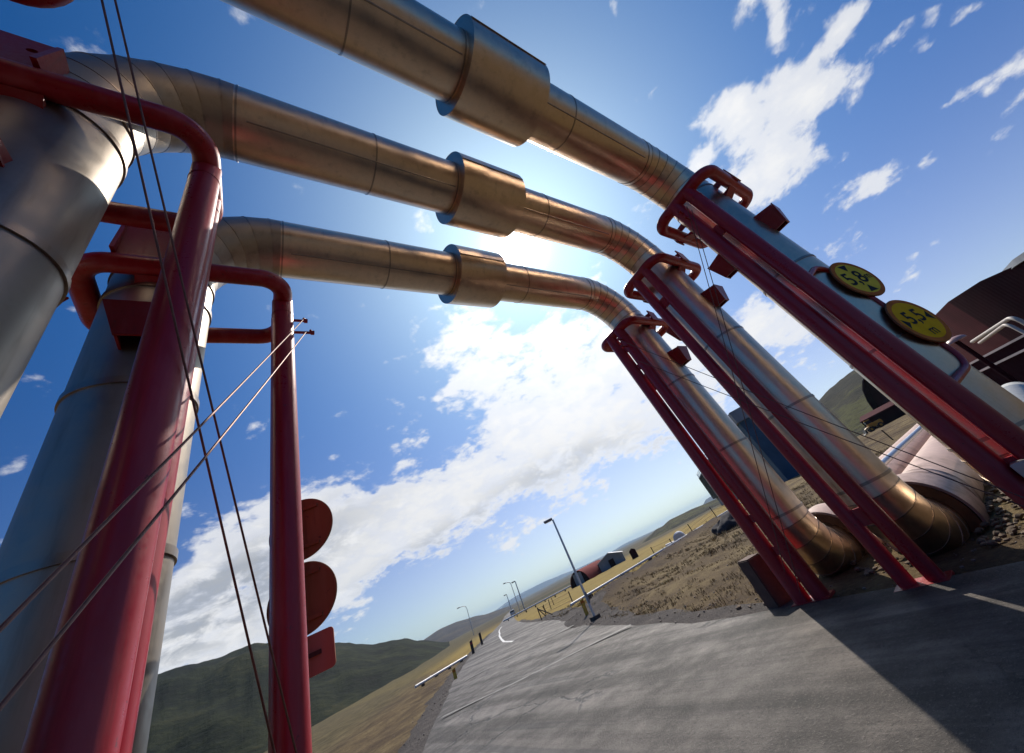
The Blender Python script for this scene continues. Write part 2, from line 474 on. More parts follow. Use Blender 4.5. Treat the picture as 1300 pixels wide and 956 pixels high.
cable((5.2, 2.8, 3.62), (4.62, .5, .16), 'thin cable slanting down to the foot of the signed support, lower of the pair')

# ------------------------------------------------------------------ signs
M_YEL = None
def sign_face():
    m, t, b, oc, pos = material('yellow_sign_face', .6, 0, (.62, .42, .03), .06)
    n = t.noise(pos, 9, 5, .6)
    t.put(b.inputs['Base Color'], t.ramp(n, [(.3, (.80, .42, .0)), (.7, (.92, .54, .002))]))
    return m
M_YEL = sign_face()
M_YEL2 = simple('faded_yellow_sign_face', (.80, .62, .05), .6, 0, .12, 9, 0, .06)
M_ORG = simple('orange_sign_border', (.56, .16, .03), .6, 0, .2, 9, 0, .06)
M_BLK = simple('black_sign_lettering', (.012, .012, .016), .6, 0, .2, 9, 0, .1)
def text_mesh(bm, body, size, origin, ux, uy, nrm, th=.0012, bold=.0):
    cu = bpy.data.curves.new('lettering_curve', 'FONT'); cu.body = body; cu.size = size; cu.align_x = 'CENTER'; cu.align_y = 'CENTER'; cu.offset = bold
    ob = bpy.data.objects.new('lettering_curve', cu); COL.objects.link(ob)
    dg = bpy.context.evaluated_depsgraph_get(); dg.update()
    me = bpy.data.meshes.new_from_object(ob.evaluated_get(dg))
    bpy.data.objects.remove(ob); bpy.data.curves.remove(cu)
    vs = [bm.verts.new(Vector(origin) + ux * v.co.x + uy * v.co.y + nrm * th) for v in me.vertices]
    for p in me.polygons:
        try: bm.faces.new([vs[i] for i in p.vertices])
        except ValueError: pass
    bpy.data.meshes.remove(me)
def round_sign(name, c, nrm, rad, label, cat, group, face, back, kind=None):
    nrm = Vector(nrm).normalized(); up = Vector((0, 0, 1)); ux = up.cross(nrm).normalized()
    t = thing(name, label, cat, c, group)
    c = Vector(c)
    bm = NB()
    tube(bm, [c - nrm * .016, c - nrm * .004, c], [rad, rad, rad - .004], 64)
    finish('sign_plate', bm, back, t)
    if face is not None:
        bm = NB(); seg = 64
        a = [bm.verts.new(c + nrm * .0010 + (ux * math.cos(2*PI*i/seg) + up * math.sin(2*PI*i/seg)) * (rad - .006)) for i in range(seg)]
        b = [bm.verts.new(c + nrm * .0010 + (ux * math.cos(2*PI*i/seg) + up * math.sin(2*PI*i/seg)) * (rad * .82)) for i in range(seg)]
        for i in range(seg): bm.faces.new((a[i], a[(i+1) % seg], b[(i+1) % seg], b[i]))
        finish('sign_border', bm, M_ORG, t)
        bm = NB()
        bm.faces.new([bm.verts.new(c + nrm * .0010 + (ux * math.cos(2*PI*i/seg) + up * math.sin(2*PI*i/seg)) * (rad * .82)) for i in range(seg)])
        finish('sign_face', bm, face, t)
        bm = NB()
        def tri(pts):
            b2 = NB(); b2.faces.new([b2.verts.new(c + nrm * .0025 + ux * (x * rad) + up * (y * rad)) for x, y in pts]); finish('arrow_mark', b2, M_BLK, t)
        if kind == 'height':
            tri([(-.24, .74), (.24, .74), (0, .40)]); tri([(-.24, -.74), (0, -.40), (.24, -.74)])
            text_mesh(bm, '5,8', rad * .92, c - ux * rad * .12 + up * rad * .0, ux, up, nrm, .0025, .004)
            finish('lettering', bm, M_BLK, t); bm = NB()
            text_mesh(bm, 'm', rad * .46, c + ux * rad * .60 - up * rad * .02, ux, up, nrm, .0025, .002)
        else:
            tri([(-.76, .22), (-.76, -.22), (-.50, 0)]); tri([(.76, .22), (.50, 0), (.76, -.22)])
            text_mesh(bm, '5,5', rad * .76, c + up * rad * .13, ux, up, nrm, .0025, .004)
            finish('lettering', bm, M_BLK, t); bm = NB()
            text_mesh(bm, 'm', rad * .52, c - up * rad * .50, ux, up, nrm, .0025, .002)
        finish('unit_letter', bm, M_BLK, t)
    else:
        # two stiffening channels on the back with bolts
        for hz in (.62, -.62):
            bm = NB()
            e = Vector((ux.x, ux.y, 0))
            a = c + nrm * .0 + up * rad * hz
            prism(bm, [a - e * rad * .55 - up * .012, a + e * rad * .55 - up * .012, a + e * rad * .55 + up * .012, a - e * rad * .55 + up * .012], nrm * .018)
            finish('stiffener', bm, M_SIGNBACK, t)
    return t
SN = (-.391, -.921, 0)
round_sign('clearance_sign', (5.50, .11, 2.58), SN, .285, 'round yellow sign reading 5,8 m with black triangles above and below', 'road sign', 'yellow clearance signs', M_YEL2, M_SIGNBACK, 'height')
round_sign('clearance_sign', (5.49, .11, 1.905), SN, .292, 'round yellow sign reading 5,5 m with black triangles at its sides', 'road sign', 'yellow clearance signs', M_YEL, M_SIGNBACK, 'width')
# tubular frame that carries them
bk = Vector((.391, .921, 0)); ux = Vector((.921, -.391, 0))
c1 = Vector((5.50, .11, 0)) + bk * .05
a = Vector((4.83, .37, 2.72)); 
path = fillet([a, c1 + Vector((0, 0, 2.96)) - ux * .12, c1 + Vector((0, 0, 1.37)) - ux * .02, Vector((4.83, .37, 1.27))], .20, 10)
bm = NB(); tube(bm, path, .032, 16); finish('sign_frame', bm, M_RED, sup[('R', 0)])
NB2 = (-.39, -.92, 0)
round_sign('road_sign', (.285, 3.345, 2.40), NB2, .226, 'brown back of a round road sign, upper of two discs on the red post', 'road sign', 'road signs seen from behind', None, M_SIGNBACK)
round_sign('road_sign', (.275, 3.35, 1.93), NB2, .226, 'brown back of a round road sign, lower of two discs on the red post', 'road sign', 'road signs seen from behind', None, M_SIGNBACK)
t = thing('plate_sign', 'brown back of a rectangular sign plate below the two round sign backs', 'road sign', (.28, 3.34, 1.585))
e1 = Vector((.92, -.39, 0)); nn = Vector((.39, .92, 0)); cc = Vector((.275, 3.34, 1.585))
M_PLATE = red_paint('pale_sign_back_paint', (.46, .21, .13), (.48, .26, .18), .08)
ol = []
for sx, sy in ((1, 1), (-1, 1), (-1, -1), (1, -1)):
    for i in range(4):
        ang = {(1, 1): 0, (-1, 1): PI/2, (-1, -1): PI, (1, -1): 1.5*PI}[(sx, sy)] + PI/2 * i / 3
        ol.append(cc + e1 * (sx * .155 + .025 * math.cos(ang)) + Vector((0, 0, sy * .085 + .025 * math.sin(ang))))
bm = NB(); prism(bm, ol, nn * .012); finish('sign_plate', bm, M_PLATE, t)
bm = NB(); prism(bm, [cc - e1 * .10 + Vector((0, 0, -.012)) - nn * .02, cc + e1 * .10 + Vector((0, 0, -.012)) - nn * .02, cc + e1 * .10 + Vector((0, 0, .012)) - nn * .02, cc - e1 * .10 + Vector((0, 0, .012)) - nn * .02], nn * .022)
finish('stiffener', bm, simple('dark_bracket', (.05, .025, .02), .6), t)
# clip brackets that tie the sign backs to the red post
bm = NB()
for z in (2.54, 2.26, 2.07, 1.79, 1.585):
    tube(bm, [(.16, 2.924 + .117, z), (.22, 3.33, z)], .014, 10)
finish('sign_clip', bm, M_REDD, sup[('L', 2)])
# dark brown concrete post stump beside the farthest support
bm = NB(); box(bm, (5.53, 3.42, .24), (.24, .24, .64), -.40, bev=.012)
o = finish('marker_stump', bm, simple('brown_stained_concrete', (.095, .05, .035), .8, 0, .3, 9, .3))
tag(o, 'dark brown square post stump at the foot of the farthest right support', 'post')
bm = NB()
# ------------------------------------------------------------------ ground, road
def road_dist(x, y):
    l, r_ = road_edges(y)
    return max(l - x, x - r_) * .88
def ground_z(x, y):
    z = gz(x, y); rd = road_dist(x, y) if -58 < y < 400 else 50
    rr = math.hypot(x, y)
    if rd < 0: return z - .10
    k = min(1, rd / 1.6)
    k = k * k * (3 - 2 * k)
    n = mnoise.fractal(Vector((x * .35, y * .35, 0)), 1, 2, 5) * .10 + mnoise.fractal(Vector((x * 1.9, y * 1.9, 3)), 1, 2, 4) * .03
    z += (n * min(1.6, 1 + rr / 60) - .02) * k
    # dug trench and spoil bank right of the road
    if x > 7:
        q = (y - 13.0) - (x - 9.5) * .31
        z += .42 * math.exp(-(q / 1.3) ** 2) * min(1, max(0, (x - 8.6) / 2.5)) * math.exp(-max(0, x - 30) / 6)
        z -= .22 * math.exp(-((q - 3.0) / 1.4) ** 2) * min(1, max(0, (x - 11.) / 3)) * math.exp(-max(0, x - 30) / 6)
    # ditch that takes the ground pipes behind the right supports
    if x > 5.6 and -1.5 < y < 4.4:
        z -= .03 * min(1, (x - 5.6) / .5) * min(1, (4.4 - y) / .9) * min(1, (y + 1.5) / .9)
    return z
def ground_mat():
    m, t, b, oc, pos = material('dry_grass_and_soil', .95, 0, (.1, .07, .04), .15)
    big = t.noise(pos, .22, 5, .6, .5); mid = t.noise(pos, 1.3, 7, .65); fine = t.noise(pos, 14, 6, .7); tiny = t.noise(pos, 60, 4, .7)
    n = t.math('ADD', t.math('MULTIPLY', big, .35), t.math('ADD', t.math('MULTIPLY', mid, .35), t.math('MULTIPLY', fine, .30)))
    near = t.ramp(n, [(.34, (.030, .020, .014)), (.44, (.075, .050, .028)), (.52, (.14, .098, .048)), (.60, (.22, .165, .08)), (.72, (.27, .22, .12))])
    sep = t.new('ShaderNodeSeparateXYZ'); t.l.new(pos, sep.inputs[0])
    x, y = sep.outputs[0], sep.outputs[1]
    wob = t.math('MULTIPLY', t.math('SUBTRACT', mid, .5), 3.0)
    # spoil: a strip of bare dark soil along the trench
    q = t.math('ADD', t.math('SUBTRACT', t.math('SUBTRACT', y, 14.6), t.math('MULTIPLY', t.math('SUBTRACT', x, 9.5), .31)), wob)
    qa = t.math('ABSOLUTE', q)
    strip = t.math('MULTIPLY', t.smooth(qa, 1.6, 3.0, 1, 0), t.smooth(x, 8.5, 11.0))
    soil = t.ramp(t.math('ADD', t.math('MULTIPLY', mid, .5), t.math('MULTIPLY', fine, .5)), [(.3, (.022, .015, .013)), (.55, (.060, .042, .034)), (.72, (.12, .088, .062))])
    c = t.mix(strip, near, soil)
    # yellow hay field past the white pipeline, olive heath farther out
    fld = t.smooth(t.math('ADD', t.math('SUBTRACT', y, t.math('ADD', 19.6, t.math('MULTIPLY', t.math('SUBTRACT', x, 18), .02))), t.math('MULTIPLY', wob, .2)), .0, 1.2)
    fld = t.math('MULTIPLY', fld, t.smooth(x, 12, 16))
    hay = t.ramp(t.math('ADD', t.math('MULTIPLY', big, .6), t.math('MULTIPLY', mid, .4)), [(.35, (.15, .10, .035)), (.5, (.27, .19, .05)), (.65, (.22, .18, .06))])
    c = t.mix(fld, c, hay)
    rdist = t.vmath('LENGTH', pos)
    heath = t.ramp(t.noise(pos, .02, 7, .62), [(.35, (.035, .040, .018)), (.5, (.075, .062, .034)), (.65, (.115, .085, .045))])
    c = t.mix(t.smooth(rdist, 70, 190), c, heath)
    leftg = t.ramp(mid, [(.35, (.05, .045, .02)), (.6, (.12, .095, .045))])
    c = t.mix(t.math('MULTIPLY', t.smooth(t.math('SUBTRACT', t.math('MULTIPLY', y, .48), x), 5, 12), .8), c, leftg)
    t.put(b.inputs['Base Color'], c)
    h = t.math('ADD', t.math('MULTIPLY', fine, .6), t.math('MULTIPLY', tiny, .4))
    t.put(b.inputs['Normal'], t.bump(h, .9, .05))
    return m
M_GROUND = ground_mat()
bm = NB()
NA = 300
radii = [0.0]
rr = .45
while rr < 9500:
    radii.append(rr); rr *= 1.062 if rr < 60 else 1.16
rings = []
for r_ in radii[1:]:
    rings.append([bm.verts.new((r_ * math.cos(2*PI*i/NA), r_ * math.sin(2*PI*i/NA), ground_z(r_ * math.cos(2*PI*i/NA), r_ * math.sin(2*PI*i/NA)))) for i in range(NA)])
c0 = bm.verts.new((0, 0, ground_z(0, 0)))
for i in range(NA): bm.faces.new((c0, rings[0][i], rings[0][(i+1) % NA]))
for a, b in zip(rings[:-1], rings[1:]):
    for i in range(NA): bm.faces.new((a[i], b[i], b[(i+1) % NA], a[(i+1) % NA]))
struct(finish('ground', bm, M_GROUND, None, 180), 'brown dry grass and soil beside the asphalt road')

def road_mat():
    m, t, b, oc, pos = material('worn_asphalt', .6, 0, (.06, .06, .06), .38)
    mid = t.noise(pos, 2.6, 7, .68); patch = t.noise(pos, .55, 6, .6, .6)
    rot = t.new('ShaderNodeMapping'); t.l.new(pos, rot.inputs[0]); rot.inputs['Rotation'].default_value = (0, 0, R(24)); rot.inputs['Scale'].default_value = (1.6, .06, 1)
    streak = t.noise(rot.outputs[0], 1.0, 6, .62)
    v = t.math('ADD', t.math('MULTIPLY', streak, .45), t.math('ADD', t.math('MULTIPLY', mid, .30), t.math('MULTIPLY', patch, .25)))
    c = t.ramp(v, [(.38, (.020, .017, .014)), (.47, (.058, .048, .039)), (.53, (.118, .098, .080)), (.60, (.20, .168, .137))])
    a1 = t.noise(pos, 38, 5, .75); a2 = t.noise(pos, 120, 3, .7)
    agg = t.math('ADD', t.math('MULTIPLY', a1, .6), t.math('MULTIPLY', a2, .4))
    c = t.mix(t.smooth(agg, .53, .64, 0, .75), c, (.20, .175, .15))
    c = t.mix(t.smooth(agg, .47, .37, 0, .8), c, (.008, .008, .008))
    # alligator cracks and long tar-filled joints
    wv = t.new('ShaderNodeVectorMath'); wv.operation = 'ADD'; t.l.new(pos, wv.inputs[0])
    wn = t.new('ShaderNodeVectorMath'); wn.operation = 'SCALE'; t.l.new(t.noise(pos, 3, 5, .6, 0, True), wn.inputs[0]); wn.inputs['Scale'].default_value = .5
    t.l.new(wn.outputs[0], wv.inputs[1])
    vo = t.new('ShaderNodeTexVoronoi'); vo.feature = 'DISTANCE_TO_EDGE'; t.l.new(wv.outputs[0], vo.inputs['Vector']); vo.inputs['Scale'].default_value = .55
    crack = t.math('MULTIPLY', t.smooth(vo.outputs['Distance'], .016, .004), t.smooth(t.noise(pos, .4, 3, .5), .48, .56))
    c = t.mix(t.math('MULTIPLY', crack, .85), c, (.006, .006, .006))
    # tyre-blackened wheel paths
    dark = t.noise(rot.outputs[0], 3.3, 3, .5)
    c = t.mix(t.smooth(dark, .56, .66, 0, .55), c, (.015, .013, .012))
    t.put(b.inputs['Base Color'], c)
    t.put(b.inputs['Roughness'], t.smooth(v, .40, .60, .70, .50))
    h = t.math('SUBTRACT', agg, t.math('MULTIPLY', crack, .5))
    t.put(b.inputs['Normal'], t.bump(h, .9, .03))
    return m
M_ROAD = road_mat()
ys = []
y = -58.
while y < 415: ys.append(y); y += 1.0 if y < 60 else 6
bm = NB(); prevr = None
for y in ys:
    l, r_ = road_edges(y)
    wl = mnoise.noise(Vector((y * .9, 0, 0))) * .10 + mnoise.noise(Vector((y * 3.1, 4, 0))) * .05; wr = mnoise.noise(Vector((y * .9, 9, 0))) * .14 + mnoise.noise(Vector((y * 3, 7, 0))) * .06
    row = []
    for i in range(7):
        u = i / 6; x = (l + wl) * (1 - u) + (r_ + wr) * u
        row.append(bm.verts.new((x, y, gz(x, y) + .015 + .04 * (1 - (2 * u - 1) ** 2))))
    if prevr:
        for i in range(6): bm.faces.new((prevr[i], prevr[i+1], row[i+1], row[i]))
    prevr = row
struct(finish('road', bm, M_ROAD, None, 180), 'worn grey asphalt road curving away under the pipes')
# gravel verge between asphalt and grass on the right
def gravel_mat():
    m, t, b, oc, pos = material('dark_gravel', .95, 0, (.07, .06, .055), .2)
    v = t.new('ShaderNodeTexVoronoi'); t.l.new(pos, v.inputs['Vector']); v.inputs['Scale'].default_value = 28
    n = t.noise(pos, 1.7, 6, .65); f = t.noise(pos, 45, 4, .7)
    c = t.ramp(t.math('ADD', t.math('MULTIPLY', n, .5), t.math('MULTIPLY', f, .5)), [(.35, (.040, .034, .031)), (.52, (.085, .073, .066)), (.68, (.16, .14, .12))])
    t.put(b.inputs['Base Color'], c); t.put(b.inputs['Normal'], t.bump(t.math('ADD', v.outputs['Distance'], f), .8, .03))
    return m
M_GRAV = gravel_mat()
bm = NB(); prevr = None
for y in [v * .5 for v in range(6, 100)]:
    _, r_ = road_edges(y)
    w = .7 + 1.6 * math.exp(-((y - 15) / 5) ** 2) + 1.6 * math.exp(-((y - 24) / 4.5) ** 2) + .5 * mnoise.noise(Vector((y * .7, 2, 0)))
    row = []
    for i in range(6):
        x = r_ - .35 + (w + .35) * i / 5
        row.append(bm.verts.new((x, y, max(gz(x, y) + .008, ground_z(x, y) + .012) if i < 5 else ground_z(x, y) - .05)))
    if prevr:
        for i in range(5): bm.faces.new((prevr[i], prevr[i+1], row[i+1], row[i]))
    prevr = row
struct(finish('gravel_verge', bm, M_GRAV, None, 180), 'dark gravel shoulder between asphalt and dry grass')
bm = NB(); prevr = None
for y in [v * .6 for v in range(-20, 120)]:
    l, _ = road_edges(y)
    w = 1.0 + .5 * mnoise.noise(Vector((y * .7, 12, 0)))
    row = []
    for i in range(6):
        x = l + .3 - (w + .3) * i / 5
        row.append(bm.verts.new((x, y, max(gz(x, y) + .008, ground_z(x, y) + .012) if i < 5 else ground_z(x, y) - .05)))
    if prevr:
        for i in range(5): bm.faces.new((prevr[i], prevr[i+1], row[i+1], row[i]))
    prevr = row
struct(finish('gravel_verge', bm, M_GRAV, None, 180), 'dark gravel shoulder on the left of the asphalt')
# painted line and worn joints
M_PAINT = simple('worn_white_line', (.72, .70, .66), .6, 0, .2, 6)
def strip(pts, w, mat, name, label, lift=.062):
    bm = NB(); prevr = None
    for i, p in enumerate(pts):
        a = Vector(pts[max(i-1, 0)]); b = Vector(pts[min(i+1, len(pts)-1)]); d = (b - a).normalized(); nrm = Vector((-d.y, d.x, 0)) * w / 2
        P = Vector((p[0], p[1], gz(p[0], p[1]) + lift))
        row = (bm.verts.new(P + nrm), bm.verts.new(P - nrm))
        if prevr: bm.faces.new((prevr[0], prevr[1], row[1], row[0]))
        prevr = row
    struct(finish(name, bm, mat), label)
mid = []
y = 21.4
while y < 75: 
    l, r_ = road_edges(y); mid.append((l * .42 + r_ * .58 - .62 + .0 * y, y, 0)); y += 1.2
strip([(11.06, 21.4, 0), (12.6, 25.5, 0), (14.4, 29.4, 0), (16.3, 33.4, 0), (18.5, 38, 0), (20.9, 42.7, 0), (24.7, 50.5, 0), (28.7, 58.4, 0), (35, 70, 0)], .15, M_PAINT, 'road_line', 'white centre line on the road where it bends away')
M_JOINT = simple('light_asphalt_joint', (.20, .19, .17), .7, 0, .35, 8)
strip([(6.3, 16.6, 0), (7.0, 15.6, 0), (8.0, 14.0, 0), (9.0, 12.5, 0)], .16, M_JOINT, 'road_joint', 'pale worn joint crossing the asphalt diagonally', .055)
strip([(3.6, 11.4, 0), (4.7, 9.4, 0), (5.5, 8.3, 0), (6.4, 7.2, 0)], .12, M_JOINT, 'road_joint', 'second pale joint crossing the asphalt nearer the arches', .055)

# ------------------------------------------------------------------ loose cover: stones, dry grass
def rock(bm, c, s):
    r_ = bmesh.ops.create_icosphere(bm, subdivisions=1, radius=1)
    q = Matrix.Rotation(random.uniform(0, 6), 3, 'Z')
    for v in r_['verts']:
        p = v.co * (1 + .35 * mnoise.noise(v.co * 1.7 + Vector(c) * 3.1))
        v.co = Vector(c) + q @ Vector((p.x * s * random.uniform(.95, 1.25), p.y * s, p.z * s * .62))
bm = NB(); n = 0
while n < 1900:
    y = random.uniform(-1, 26); l, r_ = road_edges(y)
    u = random.random()
    x = r_ + abs(random.gauss(0, 1.6)) - .45 if u < .8 else l - abs(random.gauss(0, .6)) + .2
    s = min(.018, .0045 * random.paretovariate(1.6)) * (1 + y * .03)
    rock(bm, (x, y, max(ground_z(x, y), gz(x, y) - .04) + s * .3 + .02), s); n += 1
o = finish('loose_stones', bm, simple('stone', (.17, .14, .12), .9, 0, .5, 12, .3)); o['kind'] = 'stuff'; tag(o, 'small loose stones scattered along the edges of the asphalt', 'gravel')
def straw_mat():
    m, t, b, oc, pos = material('dry_straw', .8, 0, (.3, .22, .1), .2)
    n = t.noise(pos, 1.1, 5, .6)
    t.put(b.inputs['Base Color'], t.ramp(n, [(.35, (.10, .062, .028)), (.5, (.20, .135, .06)), (.62, (.29, .215, .09)), (.72, (.13, .115, .04))]))
    return m
bm = NB(); n = 0
while n < 4200:
    y = random.uniform(1.5, 24); l, r_ = road_edges(y)
    x = r_ + .5 + random.random() ** 1.3 * 19
    if mnoise.fractal(Vector((x * .5, y * .5, 7)), 1, 2, 4) < -.12 and random.random() < .85: continue
    q = abs((y - 14.0) - (x - 9.5) * .31)
    if q < 2.2 and x > 9 and random.random() < .9: continue
    if x < 7.2 and x > 5.6 and -1 < y < 3.6: continue
    if 5.5 < x and abs(y - 2.924) < .8: continue
    z = ground_z(x, y)
    h0 = random.uniform(.02, .065) * (1.4 if x > 12 else 1) * random.choice((.7, 1, 1, 1.7))
    for j in range(7):
        a = random.uniform(0, 2 * PI); bx, by = x + random.gauss(0, .05), y + random.gauss(0, .05)
        h = h0 * random.uniform(.6, 1.2); ln = h * random.uniform(.3, 1.2); w = .0045 * (1 + y * .06)
        p0 = Vector((bx, by, z - .01)); p1 = Vector((bx + math.cos(a) * ln * .45, by + math.sin(a) * ln * .45, z + h * .7)); p2 = Vector((bx + math.cos(a) * ln, by + math.sin(a) * ln, z + h * .85))
        s = Vector((-math.sin(a), math.cos(a), 0)) * w
        v = [bm.verts.new(p) for p in (p0 - s, p0 + s, p1 + s * .8, p1 - s * .8, p2)]
        bm.faces.new(v[:4]); bm.faces.new((v[3], v[2], v[4]))
    n += 1
me_bm = bm
o = finish('dry_grass', me_bm, straw_mat(), None, 180); o['kind'] = 'stuff'; tag(o, 'short dry yellow brown grass on the bank right of the road', 'grass')
# soil crumbs and rubble beside the sunken sleeves
bm = NB()
for i in range(420):
    x = random.uniform(5.6, 9.5); y = random.choice((random.gauss(1.15, .12), random.gauss(2.34, .16), random.gauss(3.75, .3), random.gauss(.95, .25)))
    rock(bm, (x, y, ground_z(x, y) + .03), random.uniform(.012, .05))
o = finish('rubble', bm, simple('rubble_stone', (.15, .11, .075), .95, 0, .45, 10, .4)); o['kind'] = 'stuff'; tag(o, 'broken lumps of soil and stone beside the sunken pipe sleeves', 'rubble')

# ------------------------------------------------------------------ hills
def interp(tab, v):
    if v <= tab[0][0]: return tab[0][1]
    for a, b in zip(tab[:-1], tab[1:]):
        if a[0] <= v <= b[0]:
            t = (v - a[0]) / (b[0] - a[0]); t = t * t * (3 - 2 * t) * .5 + t * .5
            return a[1] + (b[1] - a[1]) * t
    return tab[-1][1]
def hill(name, prof, D, W, base, mat, label, rough=1., step=.35, rows=26, seed=0):
    """prof: (bearing in degrees, ridge height angle); a ridge D metres off, W metres deep"""
    a0, a1 = prof[0][0], prof[-1][0]
    n = int((a1 - a0) / step) + 1
    bm = NB(); grid = []
    for j in range(rows + 1):
        u = j / rows * 2 - 1
        r_ = D + u * W
        f = math.cos(u * PI / 2) ** 1.3 if abs(u) < 1 else 0
        row = []
        for i in range(n + 1):
            az = a0 + (a1 - a0) * i / n
            hgt = 1.34 + D * math.tan(R(interp(prof, az))) - base
            x, y = r_ * math.cos(R(az)), r_ * math.sin(R(az))
            k = 70. / D
            nz = mnoise.fractal(Vector((x * k * .12, y * k * .12, seed)), 1, 2.1, 6)
            gul = mnoise.fractal(Vector((x * k * .45, y * k * .45, seed + 5)), 1, 2.2, 5)
            z = base + hgt * f * (1 + .10 * nz * rough * (1 - .6 * f)) + hgt * .06 * gul * rough * (f * (1 - f) * 3 + .12 * f)
            if abs(u) > .999: z = base - 4
            row.append(bm.verts.new((x, y, z)))
        grid.append(row)
    for a, b in zip(grid[:-1], grid[1:]):
        for i in range(n): bm.faces.new((a[i], a[i+1], b[i+1], b[i]))
    return struct(finish(name, bm, mat, None, 180), label)
def hill_mat(name, stops, sc, spots=.3):
    m, t, b, oc, pos = material(name, .95, 0, (.1, .1, .1), .15)
    n = t.noise(pos, sc, 8, .65, .6); f = t.noise(t.scale(pos, (1, 1, 3)), sc * 9, 6, .7)
    v = t.math('ADD', t.math('MULTIPLY', n, .7), t.math('MULTIPLY', f, spots))
    t.put(b.inputs['Base Color'], t.ramp(v, stops))
    t.put(b.inputs['Normal'], t.bump(t.math('ADD', f, n), 1., .6 / sc * .05))
    return m
HM1 = hill_mat('dark_green_hill', [(.40, (.003, .0045, .0015)), (.48, (.008, .012, .004)), (.55, (.020, .024, .008)), (.62, (.040, .036, .014))], .022)
HM2 = hill_mat('brown_heath_hill', [(.36, (.030, .026, .030)), (.5, (.06, .05, .045)), (.62, (.09, .075, .05)), (.72, (.08, .09, .04))], .012)
HM3 = hill_mat('olive_hill', [(.40, (.014, .015, .010)), (.49, (.032, .030, .018)), (.55, (.070, .072, .020)), (.62, (.045, .038, .024)), (.7, (.085, .075, .04))], .03)
HM4 = hill_mat('far_snowy_mountain', [(.40, (.05, .06, .08)), (.58, (.10, .11, .13)), (.62, (.65, .68, .72)), (.7, (.8, .82, .85))], .0012)
hill('hill', [(70.0, -.6), (73.4, .9), (74.9, 1.7), (76.5, 2.1), (78.2, 2.4), (79.9, 3.0), (81, 3.5), (82, 3.9), (85, 5.2), (88.6, 6.3), (89.9, 6.75), (92.7, 6.8), (95.1, 7.0), (97.4, 7.3), (104, 8.5), (112, 9.0), (122, 7.0), (135, 2)], 330, 240, -7, HM1, 'dark green hill rising on the left below the clouds')
hill('hill', [(52, -.9), (53.5, -.75), (56.2, -.38), (60.3, -.42), (62.7, -.05), (64.5, .12), (66.7, .6), (68.9, .9), (70.6, 1.0), (73.4, .7), (77, .6), (82, .0)], 1500, 800, -14, HM2, 'brown heath ridge behind the end of the road', .8, seed=3)
hill('hill', [(29.0, -.3), (30.67, -.1), (31.98, -.05), (34.17, .13), (37.39, .18), (38.8, -.12), (39.46, -.06), (40.72, -.38), (43.2, -1.0), (44.6, -1.3)], 330, 170, -7, HM3, 'olive green hill beyond the yellow field', .8, seed=5)
hill('hill', [(-14, 3.4), (-6, 4.6), (2, 5.0), (9.22, 4.67), (11.57, 4.2), (13.7, 3.7), (17, 2.6), (22, 1.2), (26, -.5)], 210, 130, -2, HM3, 'steep green and brown hillside behind the maroon sheds', 1., seed=8)
hill('mountain', [(38, -.3), (40.8, -.05), (44.1, .10), (46.6, -.02), (48.8, -.02), (51.4, .02), (54, .27), (56.5, .45), (59.1, .47), (61.1, .41), (63.7, .08), (66, -.1)], 6200, 1500, -30, HM4, 'far blue mountains with snow patches on the horizon', 1.6, .12, seed=11)
hill('mountain', [(29.2, -.5), (30.2, .1), (31.0, .38), (31.8, .33), (32.6, -.05), (33.4, -.5)], 3000, 700, -20, HM4, 'small far blue peak beside the louvred hall', .8, .12, seed=13)

# ------------------------------------------------------------------ white pipelines, fence, posts
M_WPIPE = simple('white_painted_pipe', (.74, .72, .70), .4, 0, .12, 4)
M_WOOD = simple('weathered_post_wood', (.06, .042, .03), .85, 0, .4, 14, .3)
def pipeline(a, b, r_, label, bm=None, nsup=6):
    a, b = Vector(a), Vector(b)
    t = thing('pipeline', label, 'pipe', a, None)
    bm = NB(); cyl(bm, a, b, r_, 20); finish('pipe_run', bm, M_WPIPE, t)
    for i in range(nsup):
        p = a.lerp(b, (i + .5) / nsup); g = ground_z(p.x, p.y)
        bm = NB(); box(bm, (p.x, p.y, (g - .2 + p.z - r_) / 2), (.14, .3, max(.1, p.z - r_ - g + .2 + .02))); finish('pipe_saddle', bm, M_WOOD, t)
pipeline((14.2, 19.75, .02), (46, 21.3, .03), .06, 'thin white pipeline running along the edge of the yellow field', nsup=10)
pipeline((12.6, 31.8, -.28), (8.3, 30.2, -.25), .075, 'white pipeline emerging left of the road beside a yellow marker', nsup=4)
pipeline((46.8, 92, -1.05), (54.5, 69.5, -.75), .15, 'white pipeline far off leading to the red arched hut', nsup=8)
def fence(pts, label, h=.72, wires=3, r_=.035):
    t = thing('wire_fence', label, 'fence', (pts[0][0], pts[0][1], ground_z(pts[0][0], pts[0][1])))
    tops = []
    for (x, y) in pts:
        g = ground_z(x, y); lx, ly = random.gauss(0, .04), random.gauss(0, .04)
        bm = NB(); tube(bm, [(x, y, g - .2), (x + lx, y + ly, g + h)], r_, 8); finish('fence_post', bm, M_WOOD, t)
        tops.append(Vector((x, y, g)))
    for w in range(wires):
        bm = NB(); tube(bm, [p + Vector((0, 0, h * (.35 + .28 * w))) for p in tops], .006, 5); finish('fence_wire', bm, M_BOLT, t)
    return t
ft = fence([(27.0, 40.5), (22.6, 34.6), (18.8, 29.8), (16.1, 26.2), (16.9, 23.2)], 'low wire fence with braced wooden posts at the right bend of the road', .75)
